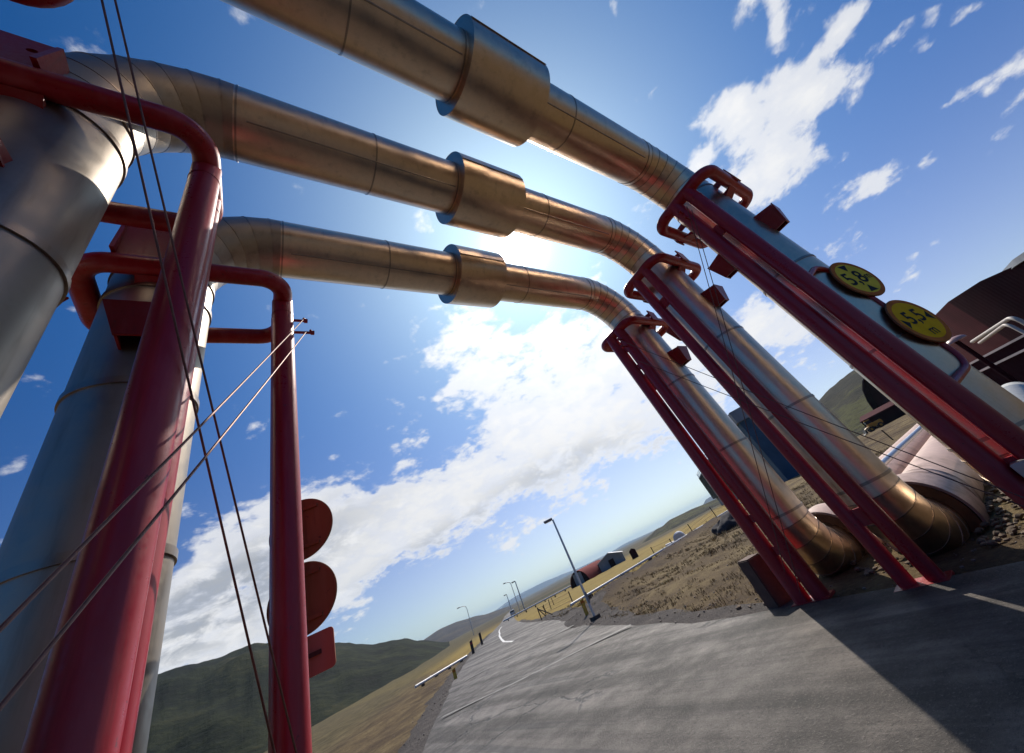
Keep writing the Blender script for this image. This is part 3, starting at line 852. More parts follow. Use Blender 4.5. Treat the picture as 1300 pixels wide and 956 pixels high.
for (x, y, dx, dy) in ((16.1, 26.2, .9, .75), (16.1, 26.2, .3, -1.1), (18.8, 29.8, .8, .9)):
    g = ground_z(x, y); g2 = ground_z(x + dx, y + dy)
    bm = NB(); tube(bm, [(x, y, g + .65), (x + dx, y + dy, g2)], .032, 8); finish('fence_brace', bm, M_WOOD, ft)
fence([(24.0, 21.2), (25.9, 20.8), (28.2, 20.2), (30.9, 19.3), (34, 18.2)], 'wire fence of thin dark posts standing in the yellow field', .8)
fence([(30.2, 11), (29.3, 8.2), (28.55, 5.7), (28.2, 3.2), (28.3, .5)], 'wire fence of thin dark posts in front of the maroon sheds', .62)
def marker(name, x, y, h, mat, label, cap=None, lean=(0, 0), w=.07):
    g = ground_z(x, y)
    t = thing(name, label, 'marker post', (x, y, g), 'roadside marker posts')
    bm = NB(); prism(bm, [(x - w, y - .012, g - .15), (x + w, y - .012, g - .15), (x + w + lean[0], y - .012 + lean[1], g + h), (x - w + lean[0], y - .012 + lean[1], g + h * .94)], (0, .035, 0)); finish('post_blade', bm, mat, t)
    bm = NB(); prism(bm, [(x - w + lean[0] * .7 - .002, y - .016 + lean[1] * .7, g + h * .72), (x + w + lean[0] * .7 + .002, y - .016 + lean[1] * .7, g + h * .72), (x + w + lean[0] * .85 + .002, y - .016 + lean[1] * .85, g + h * .86), (x - w + lean[0] * .85 - .002, y - .016 + lean[1] * .85, g + h * .86)], (0, .043, 0)); finish('reflector_band', bm, cap or M_WPIPE, t)
M_YPOST = simple('yellow_marker_paint', (.58, .34, .03), .5, 0, .2, 12)
M_DPOST = simple('dark_marker_plastic', (.03, .022, .022), .6, 0, .3, 12)
M_CAP = simple('red_marker_cap', (.30, .03, .035), .5, 0, .2, 12)
marker('marker_post', 9.4, 12.4, .50, M_YPOST, 'yellow marker post beside the foot of the nearest street lamp', M_ORG, lean=(.04, .02))
marker('marker_post', 7.3, 20.2, .50, M_YPOST, 'yellow marker post at the left edge of the road', M_ORG, lean=(-.02, .03))
marker('marker_post', 13.8, 33.4, .96, M_DPOST, 'dark marker post with a red top left of the road', M_CAP, (.02, 0), .11)
marker('marker_post', 18.0, 41.0, 1.1, M_DPOST, 'plain dark marker post farther along the left road edge', M_DPOST, (.02, 0), .11)

# ------------------------------------------------------------------ street lamps
M_LHEAD = simple('lamp_head_grey', (.20, .21, .24), .45, .4, .2, 8)
def lamp(x, y, h, label, arm=(-.5, .1), style='box', r_=.05):
    g = ground_z(x, y)
    t = thing('street_lamp', label, 'street lamp', (x, y, g), 'street lamps along the road')
    bm = NB()
    if style == 'box':
        tube(bm, [(x, y, g - .2), (x, y, g + h)], [r_ * 1.15, r_ * .8], 14); finish('pole', bm, M_GALV, t)
        bm = NB(); box(bm, (x, y, g + .05), (.26, .26, .12), bev=.01); finish('footing', bm, M_GRAV, t)
        a = math.atan2(arm[1], arm[0]); L = math.hypot(*arm)
        bm = NB(); box(bm, (x + arm[0] * .5, y + arm[1] * .5, g + h + .03), (L, L * .42, L * .22), a, (.9, .8), L * .03); hd = finish('lamp_head', bm, M_LHEAD, t)
        bm = NB(); box(bm, (x + arm[0] * .55, y + arm[1] * .55, g + h + .03 - L * .115), (L * .7, L * .3, L * .03), a); finish('lamp_lens', bm, simple('lamp_lens', (.6, .55, .42), .25), hd)
        bm = NB(); prism(bm, [(x - r_ * .9, y - r_ * 1.25, g + .45), (x + r_ * .9, y - r_ * 1.25, g + .45), (x + r_ * .9, y - r_ * 1.25, g + .75), (x - r_ * .9, y - r_ * 1.25, g + .75)], (0, .02, 0)); finish('service_door', bm, M_LHEAD, t)
    else:
        pts = fillet([(x, y, g - .2), (x, y, g + h), (x + arm[0], y + arm[1], g + h + .25)], h * .14, 8)
        tube(bm, pts, r_ * .8, 10); finish('pole', bm, M_GALV, t)
        bm = NB(); box(bm, (x + arm[0] * 1.15, y + arm[1] * 1.15, g + h + .27), (h * .10, h * .05, h * .03), math.atan2(arm[1], arm[0]), (.8, .8)); finish('lamp_head', bm, M_LHEAD, t)
lamp(8.66, 11.1, 3.05, 'tall grey street lamp nearest the camera, standing beside the yellow marker post', (-.26, .22), 'box', .04)
lamp(58.35, 101.2, 7.1, 'grey street lamp with a dark box head, rightmost of the three far along the road', (-1.0, .5), 'box', .16)
lamp(67.6, 120.3, 8.7, 'thin curved street lamp far along the road, middle and tallest of the distant three', (-1.6, .6), 'arm', .13)
lamp(75.0, 139, 6.6, 'small box headed street lamp, leftmost of the three far along the road', (-1.0, .5), 'box', .14)
lamp(68, 160, 9.9, 'curved arm street lamp rising above the ridge left of the road', (-2.6, .6), 'arm', .13)

# ------------------------------------------------------------------ distant buildings
def corrugated(name, base, pitch=.3, axis=(1, 1, 0), rough=.55, horizontal=False):
    m, t, b, oc, pos = material(name, max(rough, .8), 0, base, .05)
    sep = t.new('ShaderNodeSeparateXYZ'); t.l.new(pos, sep.inputs[0])
    s = sep.outputs[2] if horizontal else t.math('ADD', sep.outputs[0], sep.outputs[1])
    w = t.math('SINE', t.math('MULTIPLY', s, 2 * PI / pitch))
    n = t.noise(pos, .8, 5, .6)
    c = t.ramp(n, [(.3, tuple(x * .8 for x in base)), (.7, tuple(min(1, x * 1.2) for x in base))])
    t.put(b.inputs['Base Color'], c)
    t.put(b.inputs['Normal'], t.bump(w, .10, .02))
    return m
M_MAR = corrugated('maroon_sheeting', (.024, .004, .007), .35)
M_MARL = corrugated('lighter_maroon_sheeting', (.075, .018, .020), .35)  # lighter maroon for the hall side wall and the lean-to roof
M_TEAL = corrugated('blue_grey_sheeting', (.055, .105, .16), .45)
M_GREY = corrugated('grey_sheeting', (.26, .28, .30), .35)
M_LOUV = simple('dark_louvre', (.06, .065, .05), .7, 0, .3, 1)
M_DARK = simple('dark_opening', (.012, .012, .014), .6)
M_GLASS = simple('window_glass', (.03, .04, .05), .1, 0, .2, 1)
# long power hall with louvred far end
d = Vector((.81, .586, 0)); nrm = Vector((-.586, .81, 0))
p0 = Vector((46.3, 19.0, 0)) - d * 0
t = thing('power_hall', 'long blue grey hall with a louvred dark far end, behind the right supports', 'building', tuple(p0))
def hallbox(s0, s1, z0, z1, w0, w1, mat, name, parent=t):
    bm = NB()
    a = p0 + d * s0; b = p0 + d * s1
    prism(bm, [a + nrm * w0 + Vector((0, 0, z0)), b + nrm * w0 + Vector((0, 0, z0)), b + nrm * w1 + Vector((0, 0, z0)), a + nrm * w1 + Vector((0, 0, z0))], (0, 0, z1 - z0))
    return finish(name, bm, mat, parent)
hallbox(0, 32, -1.5, 6.9, 0, -4, M_TEAL, 'wall')
hallbox(-.3, 32.2, 6.9, 8.3, .22, -4.1, M_GREY, 'parapet')
hallbox(32.2, 86, -1.5, 1.2, -.6, -5.4, M_GREY, 'plinth')
hallbox(32.2, 86, 1.2, 7.9, -.25, -5.6, M_DARK, 'louvre_core')
bm = NB()
for i in range(26):
    z = 1.3 + i * .255
    a = p0 + d * 32.3; b = p0 + d * 86.4
    prism(bm, [a + nrm * .35 + Vector((0, 0, z)), b + nrm * .35 + Vector((0, 0, z)), b - nrm * .25 + Vector((0, 0, z + .2)), a - nrm * .25 + Vector((0, 0, z + .2))], (0, 0, .05))
    e0 = p0 + d * 86.0
    prism(bm, [e0 + d * .5 + nrm * .3 + Vector((0, 0, z)), e0 + d * .5 - nrm * 5.6 + Vector((0, 0, z)), e0 - nrm * 5.6 + Vector((0, 0, z + .2)), e0 + nrm * .3 + Vector((0, 0, z + .2))], (0, 0, .05))
finish('louvre', bm, M_LOUV, t)
hallbox(32.2, 86.3, 7.9, 8.15, .3, -5.8, M_GREY, 'deck')
bm = NB()
for s in range(34, 87, 3):
    a = p0 + d * s + nrm * .2; cyl(bm, a + Vector((0, 0, 8.1)), a + Vector((0, 0, 9.2)), .05, 6)
for z in (8.65, 9.2): cyl(bm, p0 + d * 33 + nrm * .2 + Vector((0, 0, z)), p0 + d * 86 + nrm * .2 + Vector((0, 0, z)), .05, 6)
for w in range(0, 6, 2):
    a = p0 + d * 86 - nrm * w; cyl(bm, a + Vector((0, 0, 8.1)), a + Vector((0, 0, 9.2)), .05, 6)
finish('deck_railing', bm, M_WPIPE, t)
hallbox(10, 14, -.5, 3.4, .05, -.5, M_GREY, 'door')
hallbox(20, 24, 3.9, 5.0, .04, -.5, M_GLASS, 'window')
# arched red hut and grey shed
def quonset(c, ax, length, rad, zb, mat, endmat, name, label, group=None, panel=None, seg=18, cat='hut', squash=1.):
    ax = Vector(ax).normalized(); side = Vector((-ax.y, ax.x, 0)); c = Vector((c[0], c[1], zb))
    t = thing(name, label, cat, tuple(c), group)
    arc = [(-rad, -.8)] + [(-rad * math.cos(PI * i / seg), rad * squash * math.sin(PI * i / seg)) for i in range(seg + 1)] + [(rad, -.8)]
    bm = NB(); rows = []
    for s, k in ((0, 1), (length, 1)):
        rows.append([bm.verts.new(c + ax * s + side * a * k + Vector((0, 0, b))) for a, b in arc])
    for i in range(len(arc) - 1): bm.faces.new((rows[0][i], rows[0][i+1], rows[1][i+1], rows[1][i]))
    rows2 = []
    for s in (0, length):
        rows2.append([bm.verts.new(c + ax * s + side * a * .97 + Vector((0, 0, b * .97))) for a, b in arc])
    for q in (0, 1):
        for i in range(len(arc) - 1): bm.faces.new((rows[q][i], rows[q][i+1], rows2[q][i+1], rows2[q][i]))
    finish('roof', bm, mat, t, 50)
    for s in (.12 * rad, length - .12 * rad):
        bm = NB(); prism(bm, [c + ax * s + side * a * .965 + Vector((0, 0, b * .965)) for a, b in arc], ax * .05); finish('end_wall', bm, endmat, t)
    if panel:
        bm = NB(); s = .12 * rad - .03
        w, h, x = panel
        prism(bm, [c + ax * s + side * (x - w) + Vector((0, 0, 0)), c + ax * s + side * (x + w) + Vector((0, 0, 0)), c + ax * s + side * (x + w) + Vector((0, 0, h)), c + ax * s + side * (x - w) + Vector((0, 0, h))], -ax * .06)
        finish('door', bm, M_GREY, t)
    return t
quonset((49.0, 62.8), (.95, .30, 0), 8.5, 2.3, gz(49, 62.8) - .15, corrugated('hut_red_sheeting', (.22, .055, .05), .35), M_MAR, 'arched_hut', 'small dark red arched hut with a grey door beyond the white pipeline', None, (1.0, 1.95, .1))
sx, sy = 56.2, 60.3
u = Vector((.70, -.71, 0)); v = Vector((.71, .70, 0)); g = -1.05; c = Vector((sx, sy, g))
t = thing('grey_shed', 'pale grey gabled shed with a dark red door beyond the arched hut', 'shed', (sx, sy, g))
W_, Hh, Ha = 2.6, 1.5, 2.35
bm = NB(); prism(bm, [c - u * W_ + Vector((0, 0, -.8)), c + u * W_ + Vector((0, 0, -.8)), c + u * W_ + Vector((0, 0, Hh)), c + Vector((0, 0, Ha)), c - u * W_ + Vector((0, 0, Hh))], v * 8); finish('wall', bm, M_GREY, t)
for s in (-1, 1):
    bm = NB(); prism(bm, [c - v * .25 + u * s * (W_ + .2) + Vector((0, 0, Hh - .03)), c - v * .25 + Vector((0, 0, Ha + .05)), c - v * .25 + Vector((0, 0, Ha + .14)), c - v * .25 + u * s * (W_ + .2) + Vector((0, 0, Hh + .07))], v * 8.5); finish('roof', bm, simple('pale_roof_sheet', (.62, .62, .64), .35, .3, .1, 2), t)
bm = NB(); prism(bm, [c - u * .55 - v * .03 + Vector((0, 0, 0)), c + u * .55 - v * .03, c + u * .55 - v * .03 + Vector((0, 0, 1.35)), c - u * .55 - v * .03 + Vector((0, 0, 1.35))], -v * .05); finish('door', bm, M_MAR, t)
# small red shed beyond
bm = NB(); box(bm, (43.8, 42.1, -.3), (.95, .95, 1.3), .75); prism(bm, [(43.13, 42.1, .35), (43.8, 41.43, .35), (43.46, 41.76, .6)], (.66, .66, 0))
o = finish('small_shed', bm, M_MAR); tag(o, 'tiny dark red shed beside the pale grey gabled shed', 'shed')
# maroon barrel-roofed store and its lean-to
quonset((88, 12.6), (.62, -.785, 0), 30, 8.2, -.8, M_MAR, M_MAR, 'barrel_store', 'dark maroon barrel roofed store on the slope behind the yellow loader', None, None, 10, 'store', 1.0)
t = thing('lean_to_shed', 'low maroon lean-to shed with a pale roof edge behind the yellow loader', 'shed', (70.3, 15.2, 0))
a = Vector((70.3, 15.2, 0)); dd = Vector((.10, -.995, 0)); nn2 = Vector((.995, .10, 0))
bm = NB(); prism(bm, [a + Vector((0, 0, -.5)), a + nn2 * 4 + Vector((0, 0, -.5)), a + nn2 * 4 + Vector((0, 0, 1.9)), a + Vector((0, 0, 1.35))], dd * 12); finish('wall', bm, M_MAR, t)
bm = NB(); prism(bm, [a - nn2 * .3 + Vector((0, 0, 1.36)), a + nn2 * 4.2 + Vector((0, 0, 1.95)), a + nn2 * 4.2 + Vector((0, 0, 2.08)), a - nn2 * .3 + Vector((0, 0, 1.49))], dd * 12.3); finish('roof', bm, M_MARL, t)
# yellow loader
def loader(x, y, rz, label):
    g = ground_z(x, y); M = Matrix.Rotation(rz, 3, 'Z'); T = lambda px, py, pz: tuple(Vector((x, y, g)) + M @ Vector((px, py, pz)) * .8)
    t = thing('wheel_loader', label, 'loader', (x, y, g))
    yel = simple('loader_yellow', (.55, .27, .02), .45, 0, .2, 3)
    bm = NB(); box(bm, T(-.55, 0, .82), (1.2, .72, .5), rz, None, .07); finish('engine_hood', bm, yel, t)
    bm = NB(); box(bm, T(.4, 0, .55), (.8, .56, .24), rz, None, .03); finish('chassis', bm, M_DARK, t)
    bm = NB(); box(bm, T(.30, 0, 1.25), (.6, .68, .88), rz, (1.1, 1.05), .05); cb = finish('cab', bm, yel, t)
    bm = NB(); box(bm, T(.32, 0, 1.42), (.64, .72, .4), rz, None, .02); finish('cab_glass', bm, M_GLASS, cb)
    for px in (-.7, .7):
        for py in (-.5, .5):
            bm = NB(); a = Vector(T(px, py - .14, .38)); b = Vector(T(px, py + .14, .38)); cyl(bm, a, b, .30, 20); w = finish('wheel', bm, M_DARK, t)
            bm = NB(); a2 = Vector(T(px, py - .15, .38)); b2 = Vector(T(px, py + .15, .38)); cyl(bm, a2, b2, .14, 12); finish('wheel_hub', bm, yel, w)
    for py in (-.3, .3):
        bm = NB(); tube(bm, [T(.6, py, .8), T(1.2, py, .75), T(1.65, py, .35)], .07, 8); finish('lift_arm', bm, yel, t)
    bm = NB(); prism(bm, [T(1.65, -.7, .1), T(2.2, -.7, .05), T(1.8, -.7, .2), T(1.62, -.7, .7), T(1.55, -.7, .7), T(1.5, -.7, .2)], M @ Vector((0, 1.4, 0))); finish('bucket', bm, M_DARK, t)
loader(64.7, 13.2, 2.0, 'small yellow wheel loader parked in front of the maroon lean-to')
# big maroon separator hall at the right edge
t = thing('separator_hall', 'huge dark maroon hall with a stepped roofline at the right edge', 'building', (36, -1, 0))
def wallprism(pts, z0, tops, back, mat, name):
    bm = NB(); n = len(pts)
    lo = [bm.verts.new((p[0], p[1], z0)) for p in pts]; hi = [bm.verts.new((p[0], p[1], z)) for p, z in zip(pts, tops)]
    lob = [bm.verts.new((p[0] + back[0], p[1] + back[1], z0)) for p in pts]; hib = [bm.verts.new((p[0] + back[0], p[1] + back[1], z)) for p, z in zip(pts, tops)]
    for i in range(n - 1):
        bm.faces.new((lo[i], lo[i+1], hi[i+1], hi[i])); bm.faces.new((lob[i], lob[i+1], hib[i+1], hib[i])); bm.faces.new((hi[i], hi[i+1], hib[i+1], hib[i])); bm.faces.new((lo[i], lo[i+1], lob[i+1], lob[i]))
    for i in (0, n - 1): bm.faces.new((lo[i], hi[i], hib[i], lob[i]))
    return finish(name, bm, mat, t)
def pol(r_, az): return (r_ * math.cos(R(az)), r_ * math.sin(R(az)))
def zel(r_, el): return 1.34 + r_ * math.tan(R(el))
wallprism([pol(38, -1.5), pol(45, 2.2)], -1, [zel(38, 5.79), zel(38, 5.7)], (16, -1), M_MARL, 'side_wall')
wallprism([pol(38, -1.5), pol(35.7, -4.2), pol(33.8, -6.5), pol(31, -11), pol(27, -20)], -1, [zel(38, 5.79), zel(35.7, 5.82), zel(33.8, 5.36), zel(31, 5.3), zel(27, 4.5)], (14, 2), M_MAR, 'front_wall')
bm = NB()
prism(bm, [(*pol(33.7, -6.3), zel(33.8, 5.36) - .02), (*pol(30.6, -11.5), zel(31, 5.3)), (*pol(30.6, -11.5), zel(31, 5.3) + .35), (*pol(33.7, -6.7), zel(33.8, 5.36) + .30)], (5, 1, 0)); finish('roof_edge', bm, M_GREY, t)
# low maroon annex in front with pale copings
t = thing('low_annex', 'low maroon annex with pale copings in front of the huge maroon hall', 'building', (22, 0, 0))
a = Vector((*pol(24, 2.3), 0)); b = Vector((*pol(19.5, -7), 0)); b2 = Vector((9, 0, 0))
bm = NB(); prism(bm, [a + Vector((0, 0, -.6)), b + Vector((0, 0, -.6)), b + b2 + Vector((0, 0, -.6)), a + b2 + Vector((0, 0, -.6))], (0, 0, 2.0)); finish('wall', bm, M_MAR, t)
n3 = (b - a).normalized()
for z, o_, nm in ((1.40, .10, 'coping'), (1.02, .16, 'coping')):
    bm = NB(); f = Vector((-1, -.1, 0)) * o_
    prism(bm, [a + f + Vector((0, 0, z)), b + f + Vector((0, 0, z)), b + Vector((.1, 0, z)), a + Vector((.1, 0, z))], (0, 0, .07)); finish(nm, bm, simple('pale_coping', (.45, .38, .36), .5, 0, .15, 3), t)
# pale bent vent pipes
M_BEIGE = simple('beige_vent_paint', (.40, .34, .28), .45, .0, .15, 6)
def vent(pts, r_, label):
    bm = NB(); tube(bm, fillet(pts, .28, 8), r_, 16)
    o = finish('vent_pipe', bm, M_BEIGE); tag(o, label, 'pipe', 'pale bent pipes in front of the maroon hall')
Q = lambda rr_, az, el: (*pol(rr_, az), zel(rr_, el))
vent([Q(20.5, .15, 1.75), Q(18.0, -3.15, 2.0), (*pol(17.6, -3.25), .0), (*pol(17.6, -3.25), -.6)], .055, 'pale bent pipe with an elbow before the maroon hall, upper of two')
vent([Q(20.0, -.1, 1.38), Q(17.9, -2.45, 1.72), (*pol(17.2, -2.9), .2), (*pol(17.0, -2.9), -.6)], .045, 'pale bent pipe with an elbow before the maroon hall, lower of two')
# pink dish lid
t = thing('vessel_lid', 'pale pink domed lid showing beside the lower yellow sign', 'vessel', (*pol(21, .8), 1.4))
bm = NB(); c = Vector((*pol(19.4, .85), 2.16)); rings = []
for j in range(7):
    aa = j / 6 * PI / 2; rings.append([bm.verts.new(c + Vector((math.cos(aa) * .30 * math.cos(2*PI*i/32), math.cos(aa) * .30 * math.sin(2*PI*i/32), .16 * math.sin(aa) + .002 * j))) for i in range(32)])
for A_, B_ in zip(rings[:-1], rings[1:]):
    for i in range(32): bm.faces.new((A_[i], A_[(i+1) % 32], B_[(i+1) % 32], B_[i]))
bm.faces.new(rings[0][::-1]); M_PINK = simple('pale_pink_vessel', (.40, .22, .19), .4, 0, .12, 4)
finish('lid', bm, M_PINK, t)
bm = NB(); cyl(bm, c - Vector((0, 0, 2.9)), c, .07, 28); finish('vessel_stem', bm, M_MAR, t)
# rock pile left of it
bm = NB()
for i in range(150):
    x, y = random.uniform(13, 19), random.gauss(1.35, .16); rock(bm, (x, y, ground_z(x, y) + random.uniform(0, .35)), random.uniform(.07, .17))
o = finish('rock_pile', bm, simple('pale_rock', (.12, .105, .095), .95, 0, .5, 6, .4)); o['kind'] = 'stuff'; tag(o, 'pile of broken grey rock beside the pale pipe below the maroon annex', 'rocks')
# yellow drum and dark heap in the field
t = thing('white_drum', 'white drum with a short side pipe in the yellow field', 'drum', (29.2, 22.4, ground_z(29.2, 22.4)))
bm = NB(); g = ground_z(29.2, 22.4); tube(bm, [(28.9, 22.2, g + .5), (29.0, 22.27, g + .5), (30.0, 22.95, g + .5), (30.1, 23.0, g + .5)], [.42, .52, .52, .42], 28); finish('drum_shell', bm, simple('white_drum_paint', (.55, .55, .57), .5, 0, .1, 3), t)
bm = NB(); tube(bm, fillet([(29.9, 22.3, g + .45), (31.4, 21.6, g + .45), (33.5, 21.2, g + .5)], .3, 5), .09, 12); finish('side_pipe', bm, M_WPIPE, t)
bm = NB(); tube(bm, fillet([(29.2, 22.8, g + .45), (28.3, 23.4, g + .5)], .3, 5), .09, 12); finish('side_pipe', bm, M_WPIPE, t)
bm = NB()
bmesh.ops.create_icosphere(bm, subdivisions=4, radius=1)
for v in bm.verts:
    p = v.co.copy(); k = 1 + .25 * mnoise.fractal(p * 1.6, 1, 2, 5)
    v.co = Vector((20.2 + p.x * 1.15 * k, 12.1 + p.y * .9 * k, -.2 + max(p.z, -.3) * .75 * k))
o = finish('soil_heap', bm, simple('dark_soil', (.035, .032, .035), .95, 0, .4, 3, .6)); tag(o, 'dark heap of soil behind the foot of the farthest right support', 'heap')
# thin silver pipe lying between the sleeves
bm = NB(); tube(bm, [(6.55, 2.40, .62), (7.6, 2.22, .66), (15, 1.95, .7)], .05, 20); o = finish('silver_pipe', bm, M_GALV); tag(o, 'thin silver pipe lying between the two pale pipe sleeves', 'pipe')
# white lorry far along the road
x, y = 66.4, 123.0; g = gz(x, y)
t = thing('white_lorry', 'tiny white lorry far along the road', 'lorry', (x, y, g))
rz = 1.07
M = Matrix.Rotation(rz, 3, 'Z'); T = lambda px, py, pz: tuple(Vector((x, y, g)) + M @ Vector((px, py, pz)))
bm = NB(); box(bm, T(.9, 0, 1.15), (2.4, 1.5, 1.1), rz, None, .06); finish('cargo_box', bm, M_WPIPE, t)
bm = NB(); box(bm, T(-1.2, 0, 1.1), (1.2, 1.5, 1.1), rz, None, .15); cb = finish('cab', bm, M_WPIPE, t)
bm = NB(); box(bm, T(-1.78, 0, 1.35), (.1, 1.3, .4), rz); finish('windscreen', bm, M_GLASS, cb)
for px in (-1.2, 1.5):
    for py in (-.65, .65):
        bm = NB(); cyl(bm, T(px, py - .12, .38), T(px, py + .12, .38), .38, 18); finish('wheel', bm, M_DARK, t)

# sky tuning
SKY_TINT, SUN_E, EXPO, HAZE = (.02, .367, .765), 4.4, 0.0, .00011
GLOW = (0, .45, 2.4, 40.)
# cloud banks: two tangent axes with offsets (directions on the sky) and a weight
CLOUDS=[
 (-0.975, -5.824, 0.6381, 0.1456, 6.845, 0.2715, -11.2513, 0.017, 1.0) ,
 (4.0131, -23.9239, -9.4414, 0.0342, 13.8358, 6.432, -17.5358, -0.0054, 0.8) ,
 (-3.145, -16.6755, -3.1679, 0.0734, 29.0406, 7.1242, -41.9472, 0.0013, 0.8) ,
 (2.7757, -8.292, -6.5084, 0.0792, 6.1741, 7.9952, -11.4528, -0.0115, 0.8) ,
 (-4.1996, -14.9607, 2.1626, 0.0613, 15.5197, 0.3708, -26.9372, 0.0088, 0.5) ,
 (-2.3974, -19.8798, 0.7204, 0.0473, 10.7519, 6.1654, -28.5286, 0.0092, 0.75) ,
 (-3.759, -18.9415, -5.616, 0.0751, 23.4255, 18.9357, -50.0218, 0.0016, 0.75) ,
 (-9.6173, -53.2511, -23.9246, 0.0275, 34.6511, 19.9723, -57.7666, 0.0, 0.8) ,
 (3.1328, -17.319, -10.0508, 0.0472, 7.135, 14.3932, -22.704, -0.0001, 0.7) ,
 (-1.6881, -25.7803, 2.5001, 0.0275, 23.3445, -0.5387, -32.1802, 0.0036, 0.6) ,
 (1.9436, -8.5484, -0.3, 0.0661, 4.2063, 5.8679, -20.807, 0.0144, 1.1) ,
 (3.7124, -0.4117, -3.0817, -0.0095, -2.993, 5.6549, -4.4253, 0.0147, 1.0) ,
 (3.5613, -3.1682, -1.3246, 0.0226, 2.1789, 6.474, -9.5389, 0.0015, 0.45) ,
 (2.3124, -3.3685, -0.4708, 0.0601, 1.1001, 2.0975, -6.0764, 0.0383, 1.2) ,
 (2.5934, -2.2195, -0.0783, -0.0159, 1.6708, 2.0087, -9.5499, 0.0343, 1.2) ,
 (3.1416, -1.3598, 0.1881, -0.12, 3.4541, 1.8742, -12.155, 0.0258, 1.1) ,
 (4.2755, -0.5857, 0.7606, -0.1867, 4.3021, 2.2403, -10.1855, 0.0198, 1.2) ,
 (11.8709, 1.2062, -1.8043, -0.0682, 1.5598, 2.33, -8.4826, 0.0459, 1.2) ,
 (8.7272, -1.4063, 0.8396, -0.0751, 4.4429, 4.8528, -14.5969, 0.0129, 1.0) ,
 (5.4382, -0.0714, -0.4189, -0.1481, 12.4361, 6.5473, -42.642, 0.0094, 0.9) ,
 (30.0035, -0.9465, 17.0, -0.0376, 5.9888, 18.7499, -21.4215, -0.0053, 0.6) ,
 (58.5229, 13.4205, 16.0519, -0.0235, 12.0602, 35.3935, -53.8041, 0.0008, 0.6) ,
 (14.4886, -23.7093, -23.7406, 0.0214, 28.2438, 17.767, -24.8178, -0.0117, 0.45) ,
 (16.8541, 7.9382, -17.2851, -0.012, -16.5051, 55.0273, 41.9833, -0.0144, 0.5) ,
 (24.1152, 3.6922, -16.2057, -0.012, -17.4347, 60.6193, 21.8716, -0.012, 0.5) ,
 (16.3597, -0.3969, -13.4365, -0.0044, -15.4419, 17.3107, -20.9566, 0.0114, 0.5) ,
 (19.1237, -6.0467, 2.2958, -0.0254, 11.6919, 8.2145, -34.9534, 0.0063, 0.5) ,
 (-6.1458, -60.5861, -7.7467, 0.0184, 26.8809, 28.9576, -80.2169, 0.0023, 0.5) ,
 (18.4639, -9.1241, -14.0853, 0.0045, -20.3906, 16.451, -32.6567, 0.0134, 0.5) ,
 (-9.0968, -51.3369, -1.6382, 0.0221, 27.5796, 22.106, -75.3584, 0.003, 0.5) ,
 (2.5464, -2.5927, -0.3236, 0.0188, 2.0527, 3.6602, -10.9725, 0.0206, 0.3) ,
]
GREY=[
 (4.3861, -0.3707, 0.573, -0.1935, 5.083, 3.063, -12.9911, 0.017, 1.0) ,
 (4.001, -1.694, -0.0438, -0.0856, 5.2629, 2.6278, -24.9344, 0.0166, 0.8) ,
 (4.0125, -3.7454, -0.2962, 0.0012, 3.2068, 5.6989, -27.2818, 0.0135, 0.6) ,
 (11.3103, 1.068, -0.6561, -0.0824, 5.4534, 4.8485, -19.4538, 0.0172, 0.8) ,
 (5.1994, -8.1242, -1.2149, 0.0296, -0.0746, 10.3122, -34.6679, 0.0115, 0.5) ,
]
# ------------------------------------------------------------------ sky, sun, camera
SUN_AZ, SUN_EL = 34.64, 46.4
W = bpy.data.worlds.new('World'); SC.world = W; W.use_nodes = True
t = NT(W.node_tree)
for nd in list(W.node_tree.nodes): W.node_tree.nodes.remove(nd)
out = t.new('ShaderNodeOutputWorld'); bg = t.new('ShaderNodeBackground'); t.l.new(bg.outputs[0], out.inputs[0])
BG = .10
bg.inputs['Strength'].default_value = BG
sky = t.new('ShaderNodeTexSky'); sky.sky_type = 'NISHITA'; sky.sun_disc = False
sky.sun_elevation = R(SUN_EL); sky.sun_rotation = R(90 - SUN_AZ)
sky.air_density = 1.0; sky.dust_density = .6; sky.ozone_density = 2.2; sky.altitude = 400
tc = t.new('ShaderNodeTexCoord'); D = t.vmath('NORMALIZE', tc.outputs['Generated'])
sun = Vector((math.cos(R(SUN_EL)) * math.cos(R(SUN_AZ)), math.cos(R(SUN_EL)) * math.sin(R(SUN_AZ)), math.sin(R(SUN_EL))))
cs = t.math('MAXIMUM', t.vmath('DOT_PRODUCT', D, tuple(sun)), 0)
# clear sky: deeper blue away from the sun
skyc = t.vmath('MULTIPLY', sky.outputs[0], SKY_TINT)
k = 1 / BG
def addglow(c, power, amt, col=(1, 1, 1)):
    g = t.math('MULTIPLY', t.math('POWER', cs, power), amt * k)
    cc = t.new('ShaderNodeVectorMath'); cc.operation = 'SCALE'; cc.inputs[0].default_value = col; t.l.new(g, cc.inputs['Scale'])
    return t.vmath('ADD', c, cc.outputs[0])
skyc = addglow(skyc, 8, 1, (.54, .485, .10)); skyc = addglow(skyc, 3, 1, (0, .132, .43)); skyc = addglow(skyc, 30, GLOW[1], (.78, .92, 1)); skyc = addglow(skyc, 600, GLOW[2], (1, .97, .92)); skyc = addglow(skyc, 2600, GLOW[3], (1, .96, .9))
def blobsum(L):
    acc = None
    for (ax, ay, az, ao, bx, by, bz, bo, w) in L:
        u = t.math('SUBTRACT', t.vmath('DOT_PRODUCT', D, (ax, ay, az)), ao); v = t.math('SUBTRACT', t.vmath('DOT_PRODUCT', D, (bx, by, bz)), bo)
        q = t.math('MULTIPLY_ADD', v, v, t.math('MULTIPLY', u, u))
        acc = t.math('MULTIPLY_ADD', t.math('POWER', .3679, q), w, acc if acc is not None else 0)
    return acc
